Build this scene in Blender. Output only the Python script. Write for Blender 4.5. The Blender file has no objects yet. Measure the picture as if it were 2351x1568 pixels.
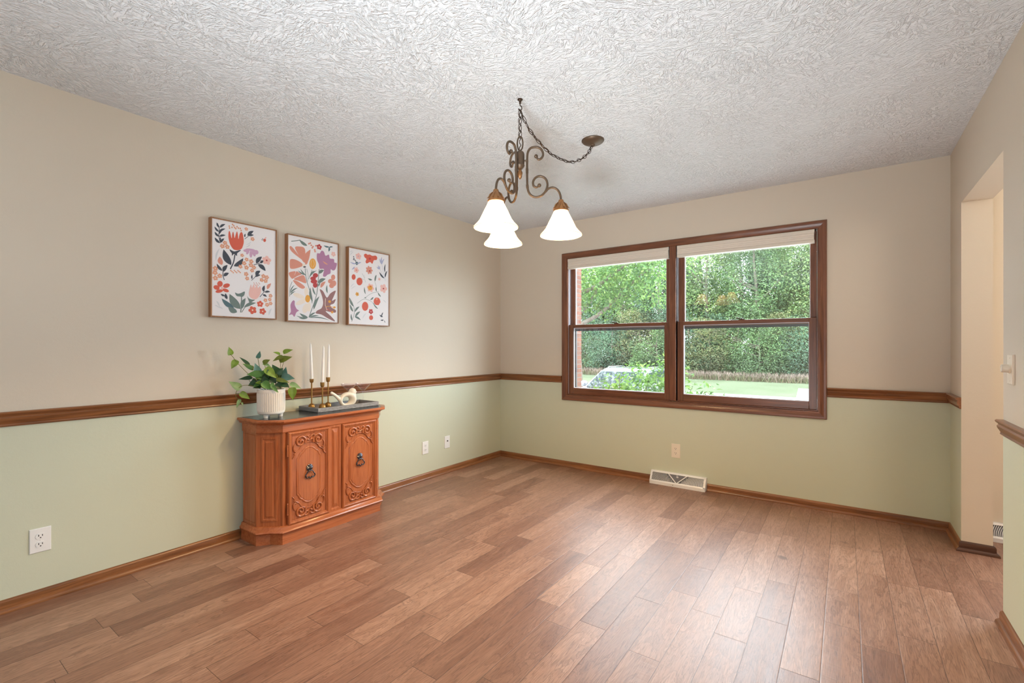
import bpy, bmesh, math, random
from mathutils import Vector, Matrix, noise
import numpy as np
R = math.radians
PI = math.pi
scene = bpy.context.scene
COL = scene.collection

SKY = 15.0; SKYC = (0.80, 0.92, 1.0, 1); EXPO = 0.12; SHADE_EMIT = 0.5; BULB = 880.0
LAMPS = [('hall_lamp', (5.0, -1.6, 2.0), 46, (1.0, 0.86, 0.70), 0.40)]
ENTP = 22; WINP = 17; WINC = (0.82, 0.93, 1.0)
AREAS = [('bounce_fill', 25, (0.88, 0.95, 1.0), (2.2, -4.6, 0.3), (1.0, 1.0), 140, (180, 0, 0)), ('ceiling_fill', 20, (0.86, 0.95, 1.0), (2.7, -4.8, 0.25), (0.6, 0.6), 78, (126, 0, 14))]  # fill lights added low behind the camera to brighten the ceiling, like bounced flash
# ------------------------------------------------------------------ helpers
def lin(r, g, b):
    def f(c):
        c /= 255.0
        return c / 12.92 if c <= 0.04045 else ((c + 0.055) / 1.055) ** 2.4
    return (f(r), f(g), f(b), 1.0)

class MB:
    """collects geometry, then links it as ONE mesh object"""
    def __init__(s):
        s.v = []; s.f = []; s.m = []; s.c = []; s.mi = 0; s.col = None; s.M = None
    def add(s, vs, fs):
        o = len(s.v)
        for p in vs:
            p = Vector(p)
            s.v.append(s.M @ p if s.M is not None else p)
        for f in fs:
            s.f.append([i + o for i in f]); s.m.append(s.mi); s.c.append(s.col)
    def box(s, x0, x1, y0, y1, z0, z1):
        vs = [(x0,y0,z0),(x1,y0,z0),(x1,y1,z0),(x0,y1,z0),(x0,y0,z1),(x1,y0,z1),(x1,y1,z1),(x0,y1,z1)]
        s.add(vs, [(0,3,2,1),(4,5,6,7),(0,1,5,4),(1,2,6,5),(2,3,7,6),(3,0,4,7)])
    def loft(s, rings, closed=True, cap=True):
        n = len(rings[0]); vs = [p for r in rings for p in r]; fs = []
        for i in range(len(rings) - 1):
            for j in range(n if closed else n - 1):
                k = (j + 1) % n
                fs.append((i*n+j, i*n+k, (i+1)*n+k, (i+1)*n+j))
        if cap and closed:
            fs.append(tuple(range(n))[::-1]); fs.append(tuple(range((len(rings)-1)*n, len(rings)*n)))
        s.add(vs, fs)
    def lathe(s, prof, seg=32, cx=0, cy=0, cap=True, z0=0):
        rings = [[(cx + r*math.cos(2*PI*j/seg), cy + r*math.sin(2*PI*j/seg), z0 + z) for j in range(seg)] for r, z in prof]
        s.loft(rings, True, cap)
    def prism(s, pts, d, axis=2, base=0.0):
        """extrude 2D outline pts by d along axis"""
        def P(u, w, h):
            return (u, w, h) if axis == 2 else ((u, h, w) if axis == 1 else (h, u, w))
        n = len(pts)
        vs = [P(u, w, base) for u, w in pts] + [P(u, w, base + d) for u, w in pts]
        fs = [tuple(range(n))[::-1], tuple(range(n, 2*n))]
        for j in range(n):
            k = (j+1) % n
            fs.append((j, k, n+k, n+j))
        s.add(vs, fs)
    def tube(s, pts, rad, seg=8, closed=False, flat=1.0):
        pts = [Vector(p) for p in pts]; n = len(pts)
        rr = rad if isinstance(rad, (list, tuple)) else [rad]*n
        tang = []
        for i in range(n):
            a = pts[(i-1) % n] if (closed or i > 0) else pts[i]
            b = pts[(i+1) % n] if (closed or i < n-1) else pts[i]
            t = b - a
            tang.append(t.normalized() if t.length > 1e-9 else Vector((0,0,1)))
        up = Vector((0,0,1)) if abs(tang[0].z) < 0.9 else Vector((1,0,0))
        u = tang[0].cross(up).normalized(); rings = []
        for i in range(n):
            t = tang[i]
            u = (u - t*u.dot(t))
            u = u.normalized() if u.length > 1e-9 else t.orthogonal().normalized()
            w = t.cross(u)
            rings.append([pts[i] + (u*math.cos(2*PI*j/seg) + w*math.sin(2*PI*j/seg)*flat)*rr[i] for j in range(seg)])
        if closed:
            rings.append(rings[0]); s.loft(rings, True, False)
        else:
            s.loft(rings, True, True)
    def ball(s, c, r, seg=12, ring=8, sc=(1,1,1)):
        vs = [(c[0], c[1], c[2]-r*sc[2])]; fs = []
        for i in range(1, ring):
            a = -PI/2 + PI*i/ring
            for j in range(seg):
                b = 2*PI*j/seg
                vs.append((c[0]+r*sc[0]*math.cos(a)*math.cos(b), c[1]+r*sc[1]*math.cos(a)*math.sin(b), c[2]+r*sc[2]*math.sin(a)))
        vs.append((c[0], c[1], c[2]+r*sc[2])); L = len(vs)-1
        for j in range(seg):
            k = (j+1) % seg
            fs.append((0, 1+k, 1+j))
            for i in range(ring-2):
                fs.append((1+i*seg+j, 1+i*seg+k, 1+(i+1)*seg+k, 1+(i+1)*seg+j))
            fs.append((L, 1+(ring-2)*seg+j, 1+(ring-2)*seg+k))
        s.add(vs, fs)
    def build(s, name, mats, parent=None, smooth=None, bevel=0, seg=2, fix=True):
        me = bpy.data.meshes.new(name)
        me.from_pydata([tuple(p) for p in s.v], [], s.f)
        if not isinstance(mats, (list, tuple)): mats = [mats]
        for m in mats: me.materials.append(m)
        if len(mats) > 1:
            me.polygons.foreach_set('material_index', s.m)
        if any(c is not None for c in s.c):
            at = me.color_attributes.new('Col', 'FLOAT_COLOR', 'CORNER'); arr = []
            for f, c in zip(s.f, s.c):
                arr.extend(list(c or (1,1,1,1)) * len(f))
            at.data.foreach_set('color', arr)
        if fix:
            bm = bmesh.new(); bm.from_mesh(me); bmesh.ops.recalc_face_normals(bm, faces=bm.faces); bm.to_mesh(me); bm.free()
        if smooth is not None:
            me.polygons.foreach_set('use_smooth', [True]*len(me.polygons)); me.set_sharp_from_angle(angle=R(smooth))
        me.update()
        o = bpy.data.objects.new(name, me); COL.objects.link(o)
        if parent is not None: o.parent = parent
        if bevel:
            b = o.modifiers.new('edge', 'BEVEL'); b.width = bevel; b.segments = seg; b.limit_method = 'ANGLE'; b.angle_limit = R(35); b.harden_normals = False
        return o

def tag(o, label, cat, group=None, kind=None):
    o['label'] = label; o['category'] = cat
    if group: o['group'] = group
    if kind: o['kind'] = kind
    return o
def thing(name, loc, label, cat, group=None, rot=0.0):
    o = bpy.data.objects.new(name, None); COL.objects.link(o); o.empty_display_size = 0.05
    o.location = loc; o.rotation_euler = (0, 0, rot)
    return tag(o, label, cat, group)
def struct(o, label=None):
    o['kind'] = 'structure'
    if label: o['label'] = label
    return o
def copy_thing(o, loc, rot=None, label=None, scale=None):
    c = o.copy(); COL.objects.link(c); c.location = loc
    if rot is not None: c.rotation_euler = (0, 0, rot)
    if scale is not None: c.scale = scale
    if label: c['label'] = label
    for ch in list(o.children):
        d = ch.copy(); COL.objects.link(d); d.parent = c
        for g in list(ch.children):
            e = g.copy(); COL.objects.link(e); e.parent = d
    return c
def smooth_closed(pts, k=4):
    n = len(pts); out = []
    for i in range(n):
        p0, p1, p2, p3 = [Vector(pts[(i+j-1) % n]) for j in range(4)]
        for a in range(k):
            t = a/k
            out.append(0.5*((2*p1)+(p2-p0)*t+(2*p0-5*p1+4*p2-p3)*t*t+(3*p1-p0-3*p2+p3)*t**3))
    return out
def smooth_open(pts, k=6):
    q = [Vector(p) for p in pts]; q = [2*q[0]-q[1]] + q + [2*q[-1]-q[-2]]; out = []
    for i in range(1, len(q)-2):
        p0, p1, p2, p3 = q[i-1:i+3]
        for a in range(k):
            t = a/k
            out.append(0.5*((2*p1)+(p2-p0)*t+(2*p0-5*p1+4*p2-p3)*t*t+(3*p1-p0-3*p2+p3)*t**3))
    out.append(q[-2]); return out

# ------------------------------------------------------------------ materials
class N:
    def __init__(s, name):
        s.m = bpy.data.materials.new(name); s.m.use_nodes = True; s.t = s.m.node_tree; s.t.nodes.clear()
        s.out = s.n('ShaderNodeOutputMaterial')
    def n(s, typ, **kw):
        o = s.t.nodes.new(typ)
        for k, v in kw.items(): setattr(o, k, v)
        return o
    def l(s, a, b): s.t.links.new(a, b)
    def val(s, sock, v):
        if isinstance(v, (int, float, tuple, list)): sock.default_value = v
        else: s.l(v, sock)
    def math(s, op, a, b=0.0, c=0.0):
        o = s.n('ShaderNodeMath', operation=op)
        s.val(o.inputs[0], a); s.val(o.inputs[1], b)
        if op in ('MULTIPLY_ADD', 'WRAP', 'SMOOTH_MIN'): s.val(o.inputs[2], c)
        return o.outputs[0]
    def coords(s, kind='Object', scale=(1,1,1), rot=(0,0,0), loc=(0,0,0)):
        tc = s.n('ShaderNodeTexCoord'); mp = s.n('ShaderNodeMapping')
        mp.inputs['Scale'].default_value = scale; mp.inputs['Rotation'].default_value = rot; mp.inputs['Location'].default_value = loc
        s.l(tc.outputs[kind], mp.inputs[0]); return mp.outputs[0]
    def noise(s, vec, scale, detail=3, rough=0.5, dist=0.0, dim='3D'):
        o = s.n('ShaderNodeTexNoise', noise_dimensions=dim)
        if vec is not None: s.l(vec, o.inputs['Vector'])
        o.inputs['Scale'].default_value = scale; o.inputs['Detail'].default_value = detail
        o.inputs['Roughness'].default_value = rough; o.inputs['Distortion'].default_value = dist
        return o
    def ramp(s, fac, stops):
        o = s.n('ShaderNodeValToRGB'); e = o.color_ramp.elements
        while len(e) < len(stops): e.new(0.5)
        for i, (p, c) in enumerate(stops): e[i].position = p; e[i].color = c
        s.l(fac, o.inputs[0]); return o.outputs[0]
    def mix(s, fac, a, b, typ='MIX'):
        o = s.n('ShaderNodeMix', data_type='RGBA', blend_type=typ)
        s.val(o.inputs[0], fac); s.val(o.inputs[6], a); s.val(o.inputs[7], b); return o.outputs[2]
    def bump(s, h, strength=0.3, dist=0.002, nrm=None):
        o = s.n('ShaderNodeBump'); o.inputs['Strength'].default_value = strength; o.inputs['Distance'].default_value = dist
        s.l(h, o.inputs['Height'])
        if nrm is not None: s.l(nrm, o.inputs['Normal'])
        return o.outputs[0]
    def pbr(s, col, rough=0.5, metal=0.0, nrm=None, spec=None, coat=0.0, **kw):
        o = s.n('ShaderNodeBsdfPrincipled')
        s.val(o.inputs['Base Color'], col); s.val(o.inputs['Roughness'], rough); s.val(o.inputs['Metallic'], metal)
        if nrm is not None: s.l(nrm, o.inputs['Normal'])
        if spec is not None: o.inputs['Specular IOR Level'].default_value = spec
        if coat: o.inputs['Coat Weight'].default_value = coat; o.inputs['Coat Roughness'].default_value = 0.12
        for k, v in kw.items(): s.val(o.inputs[k], v)
        s.l(o.outputs[0], s.out.inputs[0]); return o

def m_plain(name, col, rough=0.5, metal=0.0, bscale=0, bstr=0.2, bdist=0.001, spec=None, coat=0.0, **kw):
    n = N(name); nrm = None
    if bscale: nrm = n.bump(n.noise(n.coords(), bscale, 4).outputs[0], bstr, bdist)
    n.pbr(col, rough, metal, nrm, spec, coat, **kw); return n.m
def m_wood(name, c_dark, c_mid, c_light, axis, rough=0.35, fine=1.0, coat=0.0):
    """grain runs along axis (0,1,2)"""
    n = N(name); sc = [26*fine]*3; sc[axis] = 1.6*fine
    v = n.coords(scale=tuple(sc)); a = n.noise(v, 1.0, 5, 0.62, 1.2)
    sc2 = [160*fine]*3; sc2[axis] = 5*fine
    b = n.noise(n.coords(scale=tuple(sc2)), 1.0, 3, 0.6)
    f = n.math('MULTIPLY_ADD', b.outputs[0], 0.4, n.math('MULTIPLY', a.outputs[0], 0.75))
    c = n.ramp(f, [(0.36, c_dark), (0.56, c_mid), (0.76, c_light)])
    n.pbr(c, rough, 0, n.bump(f, 0.12, 0.001), 0.5, coat); return n.m

def m_wall(name, col):
    n = N(name); v = n.coords()
    a = n.noise(v, 260, 3, 0.6); b = n.noise(v, 55, 3, 0.55)
    h = n.math('ADD', n.math('MULTIPLY', a.outputs[0], 0.6), b.outputs[0])
    big = n.noise(v, 1.3, 2)
    c = n.mix(n.math('MULTIPLY', big.outputs[0], 0.10), col, (0.5, 0.44, 0.36, 1))
    n.pbr(c, 0.62, 0, n.bump(h, 0.35, 0.0012), 0.3); return n.m

M = {}
M['beige'] = m_wall('beige wall paint', (0.675, 0.595, 0.49, 1))
M['green'] = m_wall('sage wall paint', (0.605, 0.635, 0.50, 1))
M['white_paint'] = m_plain('white paint', lin(236, 234, 230), 0.45)

def m_ceiling():
    n = N('stomped ceiling plaster'); P = n.coords()
    hs = []
    for sc, seed in ((7.0, 0.0), (8.6, 3.7)):
        mp = n.n('ShaderNodeMapping'); mp.inputs['Location'].default_value = (seed, seed*1.7, 0); n.l(P, mp.inputs[0])
        wob = n.noise(mp.outputs[0], 5, 2); ad = n.n('ShaderNodeVectorMath', operation='MULTIPLY_ADD')
        n.l(wob.outputs['Color'], ad.inputs[0]); ad.inputs[1].default_value = (0.12, 0.12, 0); n.l(mp.outputs[0], ad.inputs[2])
        vo = n.n('ShaderNodeTexVoronoi', voronoi_dimensions='2D'); vo.inputs['Scale'].default_value = sc; n.l(ad.outputs[0], vo.inputs['Vector'])
        sc2 = n.n('ShaderNodeSeparateColor'); n.l(vo.outputs['Color'], sc2.inputs[0])
        ang = n.math('MULTIPLY', sc2.outputs[0], 6.283)              # every dab of the brush lies its own way
        ro = n.n('ShaderNodeVectorRotate', rotation_type='Z_AXIS'); n.l(P, ro.inputs['Vector']); n.l(ang, ro.inputs['Angle'])
        sm = n.n('ShaderNodeVectorMath', operation='MULTIPLY'); n.l(ro.outputs[0], sm.inputs[0]); sm.inputs[1].default_value = (70, 21, 1)
        st = n.noise(sm.outputs[0], 1.0, 3, 0.55, 0.9)
        hs.append(n.ramp(st.outputs[0], [(0.46, (0,0,0,1)), (0.62, (1,1,1,1))]))
    fine = n.noise(P, 60, 4, 0.6)
    h = n.math('MAXIMUM', hs[0], n.math('MULTIPLY', hs[1], 0.8))
    h = n.math('ADD', n.math('MULTIPLY', h, 0.75), n.math('MULTIPLY', fine.outputs[0], 0.55))
    n.pbr(lin(235, 237, 240), 0.85, 0, n.bump(h, 0.90, 0.0095), 0.2); return n.m
M['ceiling'] = m_ceiling()

def m_floor():
    n = N('hand scraped hickory planks'); tc = n.n('ShaderNodeTexCoord'); sp = n.n('ShaderNodeSeparateXYZ'); n.l(tc.outputs['Object'], sp.inputs[0])
    X, Y = sp.outputs[0], sp.outputs[1]
    W = 0.1247
    u = n.math('DIVIDE', n.math('SUBTRACT', X, 0.026), W); col = n.math('FLOOR', u); fu = n.math('FRACT', u)
    def wn(*a):
        cb = n.n('ShaderNodeCombineXYZ')
        for i, x in enumerate(a): n.val(cb.inputs[i], x)
        o = n.n('ShaderNodeTexWhiteNoise', noise_dimensions='3D'); n.l(cb.outputs[0], o.inputs[0]); return o
    off = wn(col, 3.1, 0.0).outputs[0]; ln = wn(col, 8.7, 0.0).outputs[0]
    L = n.math('MULTIPLY_ADD', ln, 0.75, 1.05)
    v = n.math('ADD', n.math('DIVIDE', Y, L), n.math('MULTIPLY', off, 7.0)); row = n.math('FLOOR', v); fv = n.math('FRACT', v)
    # each cell is cut once more at a place of its own, so board lengths vary
    cut = n.math('MULTIPLY_ADD', wn(col, row, 2.0).outputs[0], 0.5, 0.25); half = n.math('GREATER_THAN', fv, cut)
    pid = wn(col, row, half); tone = pid.outputs[0]
    du = n.math('MULTIPLY', n.math('MINIMUM', fu, n.math('SUBTRACT', 1.0, fu)), W)
    dv0 = n.math('MINIMUM', fv, n.math('SUBTRACT', 1.0, fv)); dv1 = n.math('ABSOLUTE', n.math('SUBTRACT', fv, cut))
    dv = n.math('MULTIPLY', n.math('MINIMUM', dv0, dv1), L)
    edge = n.math('MINIMUM', du, dv)
    gap = n.ramp(n.math('MULTIPLY', edge, 100.0), [(0.03, (0,0,0,1)), (0.11, (1,1,1,1))])
    bev = n.ramp(n.math('MULTIPLY', edge, 100.0), [(0.0, (0,0,0,1)), (0.34, (1,1,1,1))])
    # grain, shifted board by board
    cb = n.n('ShaderNodeCombineXYZ'); n.l(n.math('MULTIPLY_ADD', tone, 31.0, n.math('MULTIPLY', X, 11.0)), cb.inputs[0])
    n.l(n.math('MULTIPLY_ADD', tone, 17.0, n.math('MULTIPLY', Y, 1.5)), cb.inputs[1]); n.l(n.math('MULTIPLY', tone, 50.0), cb.inputs[2])
    g1 = n.noise(cb.outputs[0], 1.0, 4, 0.6, 2.2)
    rings = n.math('FRACT', n.math('MULTIPLY', g1.outputs[0], 9.0))
    ringl = n.ramp(rings, [(0.0, (0.25,0.25,0.25,1)), (0.16, (1,1,1,1)), (0.8, (0.85,0.85,0.85,1)), (1.0, (0.35,0.35,0.35,1))])
    cb2 = n.n('ShaderNodeCombineXYZ'); n.l(n.math('MULTIPLY_ADD', tone, 9.0, n.math('MULTIPLY', X, 260.0)), cb2.inputs[0]); n.l(n.math('MULTIPLY', Y, 14.0), cb2.inputs[1])
    g2 = n.noise(cb2.outputs[0], 1.0, 3, 0.6)
    big = n.noise(tc.outputs['Object'], 2.3, 2, 0.5)
    base = n.ramp(n.math('MULTIPLY_ADD', tone, 0.42, n.math('MULTIPLY', g1.outputs[0], 0.72)),
                  [(0.18, lin(112,76,61)), (0.45, lin(144,105,86)), (0.66, lin(164,124,103)), (0.90, lin(188,149,127))])
    c = n.mix(n.math('MULTIPLY', n.math('SUBTRACT', 1.0, ringl), 0.62), base, lin(66,38,28))
    c = n.mix(n.math('MULTIPLY', n.ramp(g2.outputs[0], [(0.42, (0,0,0,1)), (0.66, (1,1,1,1))]), 0.42), c, lin(72,44,32))
    c = n.mix(n.math('MULTIPLY', n.math('SUBTRACT', big.outputs[0], 0.3), 0.25), c, lin(142,98,75))
    knot = n.noise(tc.outputs['Object'], 7.0, 1, 0.4); kn = n.ramp(knot.outputs[0], [(0.76, (0,0,0,1)), (0.82, (1,1,1,1))])
    c = n.mix(n.math('MULTIPLY', kn, 0.6), c, lin(48,27,20))
    c = n.mix(n.math('SUBTRACT', 1.0, gap), c, lin(44,25,18))
    # scraping: ripples across some boards
    rp = n.n('ShaderNodeCombineXYZ'); n.l(n.math('MULTIPLY', X, 7.0), rp.inputs[0]); n.l(n.math('MULTIPLY_ADD', tone, 13.0, n.math('MULTIPLY', Y, 34.0)), rp.inputs[1])
    rip = n.noise(rp.outputs[0], 1.0, 2, 0.5, 0.4); msk = n.ramp(n.noise(cb.outputs[0], 0.7, 1).outputs[0], [(0.50, (0,0,0,1)), (0.68, (1,1,1,1))])
    cup = n.noise(rp.outputs[0], 0.22, 2, 0.5)
    h = n.math('ADD', n.math('MULTIPLY', n.math('MULTIPLY', rip.outputs[0], msk), 1.5), n.math('MULTIPLY', cup.outputs[0], 1.0))
    h = n.math('ADD', h, n.math('MULTIPLY', bev, 0.55)); h = n.math('ADD', h, n.math('MULTIPLY', ringl, 0.16)); h = n.math('ADD', h, n.math('MULTIPLY', g2.outputs[0], 0.07))
    rough = n.math('MULTIPLY_ADD', g1.outputs[0], 0.12, 0.33)
    n.pbr(c, rough, 0, n.bump(h, 0.45, 0.0016), 0.6); return n.m
M['floor'] = m_floor()

OAK = (lin(84,49,26), lin(130,82,48), lin(158,106,66))
WIN = (lin(82,47,31), lin(114,69,46), lin(136,86,58))
CHE = (lin(140,74,41), lin(172,99,60), lin(186,113,71))
for ax, nm in ((0,'x'), (1,'y'), (2,'z')):
    M['oak_'+nm] = m_wood('oak trim grain '+nm, *OAK, ax, 0.3, 1.0)
    M['win_'+nm] = m_wood('stained window wood grain '+nm, *WIN, ax, 0.32, 1.2)
    M['cherry_'+nm] = m_wood('cherry cabinet wood grain '+nm, *CHE, ax, 0.24, 1.5)
M['dark_oak_x'] = m_wood('dark stained base grain', lin(52,30,20), lin(76,45,30), lin(96,60,42), 0, 0.3)
M['frame_wood'] = m_wood('thin frame wood', lin(110,72,44), lin(150,104,68), lin(172,124,84), 2, 0.4, 2.0)
M['plate_white'] = m_plain('white plastic', lin(238,238,238), 0.3)
M['plate_almond'] = m_plain('almond plastic', lin(236,226,210), 0.32)
M['slot'] = m_plain('dark slot', lin(40,36,34), 0.6)
M['register'] = m_plain('white enamel', lin(240,240,242), 0.28)
M['register_in'] = m_plain('register throat grey', lin(112,112,120), 0.6)
M['bronze'] = m_plain('aged bronze', lin(94,77,62), 0.45, 0.5, 90, 0.3, 0.001)
M['bronze_cup'] = m_plain('antique gold bronze', lin(150,106,66), 0.42, 0.55, 120, 0.4, 0.001)
M['dark_metal'] = m_plain('dark bronze metal', lin(66,50,40), 0.4, 0.7)
M['pewter'] = m_plain('blackened pewter', lin(84,82,86), 0.28, 0.9, 200, 0.3, 0.0006)
M['brass'] = m_plain('brushed antique brass', lin(160,120,66), 0.3, 0.85, 260, 0.15, 0.0004)
M['wax'] = m_plain('white wax', lin(244,240,236), 0.4, **{'Subsurface Weight': 0.15, 'Subsurface Radius': (0.01,0.008,0.006)})
M['ceramic'] = m_plain('matt white ceramic', lin(235,229,222), 0.5, 0, 150, 0.08, 0.0006)
M['bird_glaze'] = m_plain('cream glazed ceramic', lin(236,224,206), 0.32)
M['soil'] = m_plain('dark moss filler', lin(52,44,34), 0.9, 0, 80, 0.8, 0.004)
M['slate'] = m_plain('dark slate inset', lin(58,60,62), 0.18, 0, 30, 0.1, 0.001)
M['vinyl'] = m_plain('pale vinyl track', lin(222,224,236), 0.35)
M['screen_dark'] = m_plain('dark grey aluminium', lin(62,66,72), 0.45)
M['shade_fabric'] = m_plain('cream pleated fabric', lin(226,216,203), 0.8, 0, 400, 0.2, 0.0006)
M['shade_rail'] = m_plain('cream shade rail', lin(222,212,198), 0.5)

def m_tray():
    n = N('grey washed woven wood'); v = n.coords(scale=(420, 40, 420)); a = n.noise(v, 1, 3, 0.7)
    c = n.ramp(a.outputs[0], [(0.3, lin(96,94,96)), (0.55, lin(142,139,139)), (0.8, lin(172,168,166))])
    n.pbr(c, 0.6, 0, n.bump(a.outputs[0], 0.3, 0.0008)); return n.m
M['tray'] = m_tray()
def m_glass(name, tint=(1,1,1,1), gain=1.0, rough=0.0):
    n = N(name); fr = n.n('ShaderNodeLayerWeight'); fr.inputs['Blend'].default_value = 0.5
    k = n.math('MINIMUM', n.math('MULTIPLY_ADD', n.math('POWER', fr.outputs['Facing'], 5.0), 0.9, 0.045*gain), 0.95)
    tr = n.n('ShaderNodeBsdfTransparent'); tr.inputs[0].default_value = tint
    gl = n.n('ShaderNodeBsdfGlossy'); gl.inputs['Roughness'].default_value = rough
    mx = n.n('ShaderNodeMixShader'); n.l(k, mx.inputs[0]); n.l(tr.outputs[0], mx.inputs[1]); n.l(gl.outputs[0], mx.inputs[2])
    n.l(mx.outputs[0], n.out.inputs[0]); return n.m
M['glass'] = m_glass('window glass', (0.99,1.0,0.995,1), 1.8)
M['drink_glass'] = m_glass('pale rose drinking glass', (0.988,0.955,0.97,1), 1.4, 0.02)
def m_shade():
    n = N('lit alabaster glass'); d = n.n('ShaderNodeBsdfDiffuse'); t = n.n('ShaderNodeBsdfTranslucent')
    d.inputs[0].default_value = (0.42,0.38,0.30,1); t.inputs[0].default_value = (0.40,0.34,0.235,1)
    m = n.n('ShaderNodeMixShader'); m.inputs[0].default_value = 0.42; n.l(d.outputs[0], m.inputs[1]); n.l(t.outputs[0], m.inputs[2])
    e = n.n('ShaderNodeEmission'); e.inputs[0].default_value = (1.0,0.80,0.52,1); e.inputs[1].default_value = SHADE_EMIT
    a = n.n('ShaderNodeAddShader'); n.l(m.outputs[0], a.inputs[0]); n.l(e.outputs[0], a.inputs[1]); n.l(a.outputs[0], n.out.inputs[0]); return n.m
def m_emit(name, col, s):
    n = N(name); e = n.n('ShaderNodeEmission'); e.inputs[0].default_value = col; e.inputs[1].default_value = s; n.l(e.outputs[0], n.out.inputs[0]); return n.m
M['lamp_glass'] = m_shade()
M['bulb'] = m_emit('glowing bulb', (1.0, 0.67, 0.32, 1), BULB)

def m_leaf(name, trans=0.35, rough=0.5):
    n = N(name); at = n.n('ShaderNodeAttribute', attribute_name='Col')
    nz = n.noise(n.coords(), 40, 2); c = n.mix(n.math('MULTIPLY', nz.outputs[0], 0.25), at.outputs['Color'], (0.02,0.05,0.015,1))
    p = n.n('ShaderNodeBsdfPrincipled'); n.l(c, p.inputs['Base Color']); p.inputs['Roughness'].default_value = rough
    t = n.n('ShaderNodeBsdfTranslucent'); n.l(at.outputs['Color'], t.inputs[0])
    m = n.n('ShaderNodeMixShader'); m.inputs[0].default_value = trans; n.l(p.outputs[0], m.inputs[1]); n.l(t.outputs[0], m.inputs[2]); n.l(m.outputs[0], n.out.inputs[0]); return n.m
M['leaf'] = m_leaf('tree leaves', 0.35, 0.6)
M['house_leaf'] = m_leaf('pothos leaves', 0.2, 0.38)
M['bark'] = m_plain('grey bark', lin(96,86,76), 0.9, 0, 25, 0.6, 0.02)
M['stem'] = m_plain('green brown stem', lin(112,112,58), 0.6)
M['straw'] = m_leaf('dry seed heads', 0.2, 0.8)
def m_lawn():
    n = N('mown lawn'); v = n.coords(scale=(1, 1, 1)); a = n.noise(v, 0.5, 4, 0.6); b = n.noise(v, 14, 4, 0.7)
    f = n.math('MULTIPLY_ADD', b.outputs[0], 0.5, n.math('MULTIPLY', a.outputs[0], 0.5))
    c = n.ramp(f, [(0.3, lin(64,70,50)), (0.5, lin(76,82,62)), (0.7, lin(88,93,74))])
    n.pbr(c, 0.95, 0, n.bump(b.outputs[0], 0.6, 0.05), 0.1); return n.m
M['lawn'] = m_lawn()
M['concrete'] = m_plain('pale concrete', lin(150,148,144), 0.9, 0, 20, 0.2, 0.004)
def m_brick():
    n = N('red orange brick'); v = n.coords(rot=(R(90), 0, R(90)))
    tc = n.n('ShaderNodeTexCoord'); sp = n.n('ShaderNodeSeparateXYZ'); n.l(tc.outputs['Object'], sp.inputs[0])
    cb = n.n('ShaderNodeCombineXYZ'); n.l(n.math('ADD', sp.outputs[0], sp.outputs[1]), cb.inputs[0]); n.l(sp.outputs[2], cb.inputs[1])
    br = n.n('ShaderNodeTexBrick'); n.l(cb.outputs[0], br.inputs['Vector'])
    br.inputs['Color1'].default_value = lin(84,44,30); br.inputs['Color2'].default_value = lin(102,60,42); br.inputs['Mortar'].default_value = lin(84,78,72)
    br.inputs['Scale'].default_value = 1.0; br.inputs['Brick Width'].default_value = 0.21; br.inputs['Row Height'].default_value = 0.075; br.inputs['Mortar Size'].default_value = 0.006
    n.pbr(br.outputs[0], 0.9, 0, n.bump(br.outputs['Fac'], -0.6, 0.006)); return n.m
M['brick'] = m_brick()
M['siding'] = m_plain('exterior board', lin(150,140,128), 0.8)
M['car_paint'] = m_plain('silver car paint', lin(128,132,138), 0.25, 0.55, coat=1.0)
M['car_glass'] = m_plain('tinted car glass', lin(40,46,50), 0.05, 0.0, spec=0.8)
M['tyre'] = m_plain('black rubber', lin(28,28,28), 0.8)
M['chrome'] = m_plain('bright metal', lin(190,192,196), 0.18, 1.0)
M['headlamp'] = m_plain('clear lamp lens', lin(210,214,218), 0.1)
# ------------------------------------------------------------------ room shell
H = 2.44; W = 3.65; TH = 0.133; RAIL = 0.87
YR = -7.5                                   # rear wall, behind the camera
HX = 5.6                                    # far side of the hall
# floor / ceiling
b = MB(); b.box(-0.14, W+TH, YR-0.14, 0.16, -0.08, 0.0); b.box(W+TH, HX+0.14, -4.1, 0.16, -0.08, 0.0); struct(b.build('floor', M['floor']), 'reddish brown hand-scraped hickory plank floor')
b = MB(); b.box(-0.14, W+TH, YR-0.14, 0.16, H, H+0.10); b.box(W+TH, HX+0.14, -4.1, 0.16, H, H+0.10); struct(b.build('ceiling', M['ceiling']), 'white stomp-textured plaster ceiling')
def two_tone(b, x0, x1, y0, y1, z0=0.0, z1=H):
    if z0 < RAIL:
        b.mi = 1; b.box(x0, x1, y0, y1, z0, min(RAIL, z1))
    if z1 > RAIL:
        b.mi = 0; b.box(x0, x1, y0, y1, max(RAIL, z0), z1)
BG = [M['beige'], M['green']]
b = MB(); two_tone(b, -0.14, 0.0, YR, 0.0); struct(b.build('wall_left', BG), 'long left wall, beige over sage green')
WX0, WX1, WZ0, WZ1 = 0.830, 2.933, 0.720, 2.078      # window opening
b = MB(); Y0, Y1 = 0.0, 0.16
two_tone(b, -0.14, WX0, Y0, Y1); two_tone(b, WX1, W+0.06, Y0, Y1)
b.mi = 1; b.box(WX0, WX1, Y0, Y1, 0, WZ0); b.mi = 0; b.box(WX0, WX1, Y0, Y1, WZ1, H)
DX0, DX1, DZ = 4.35, 5.35, 2.05                       # front entry in the hall, out of view
b.box(W+0.06, DX0, Y0, Y1, 0, H); b.box(DX1, HX+0.14, Y0, Y1, 0, H); b.box(DX0, DX1, Y0, Y1, DZ, H)
struct(b.build('wall_back', BG), 'window wall, beige over sage green')
RY0, RY1, RZ0, RZ1 = -7.0, -6.0, 0.60, 2.05             # side window added behind the camera for extra daylight
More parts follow.
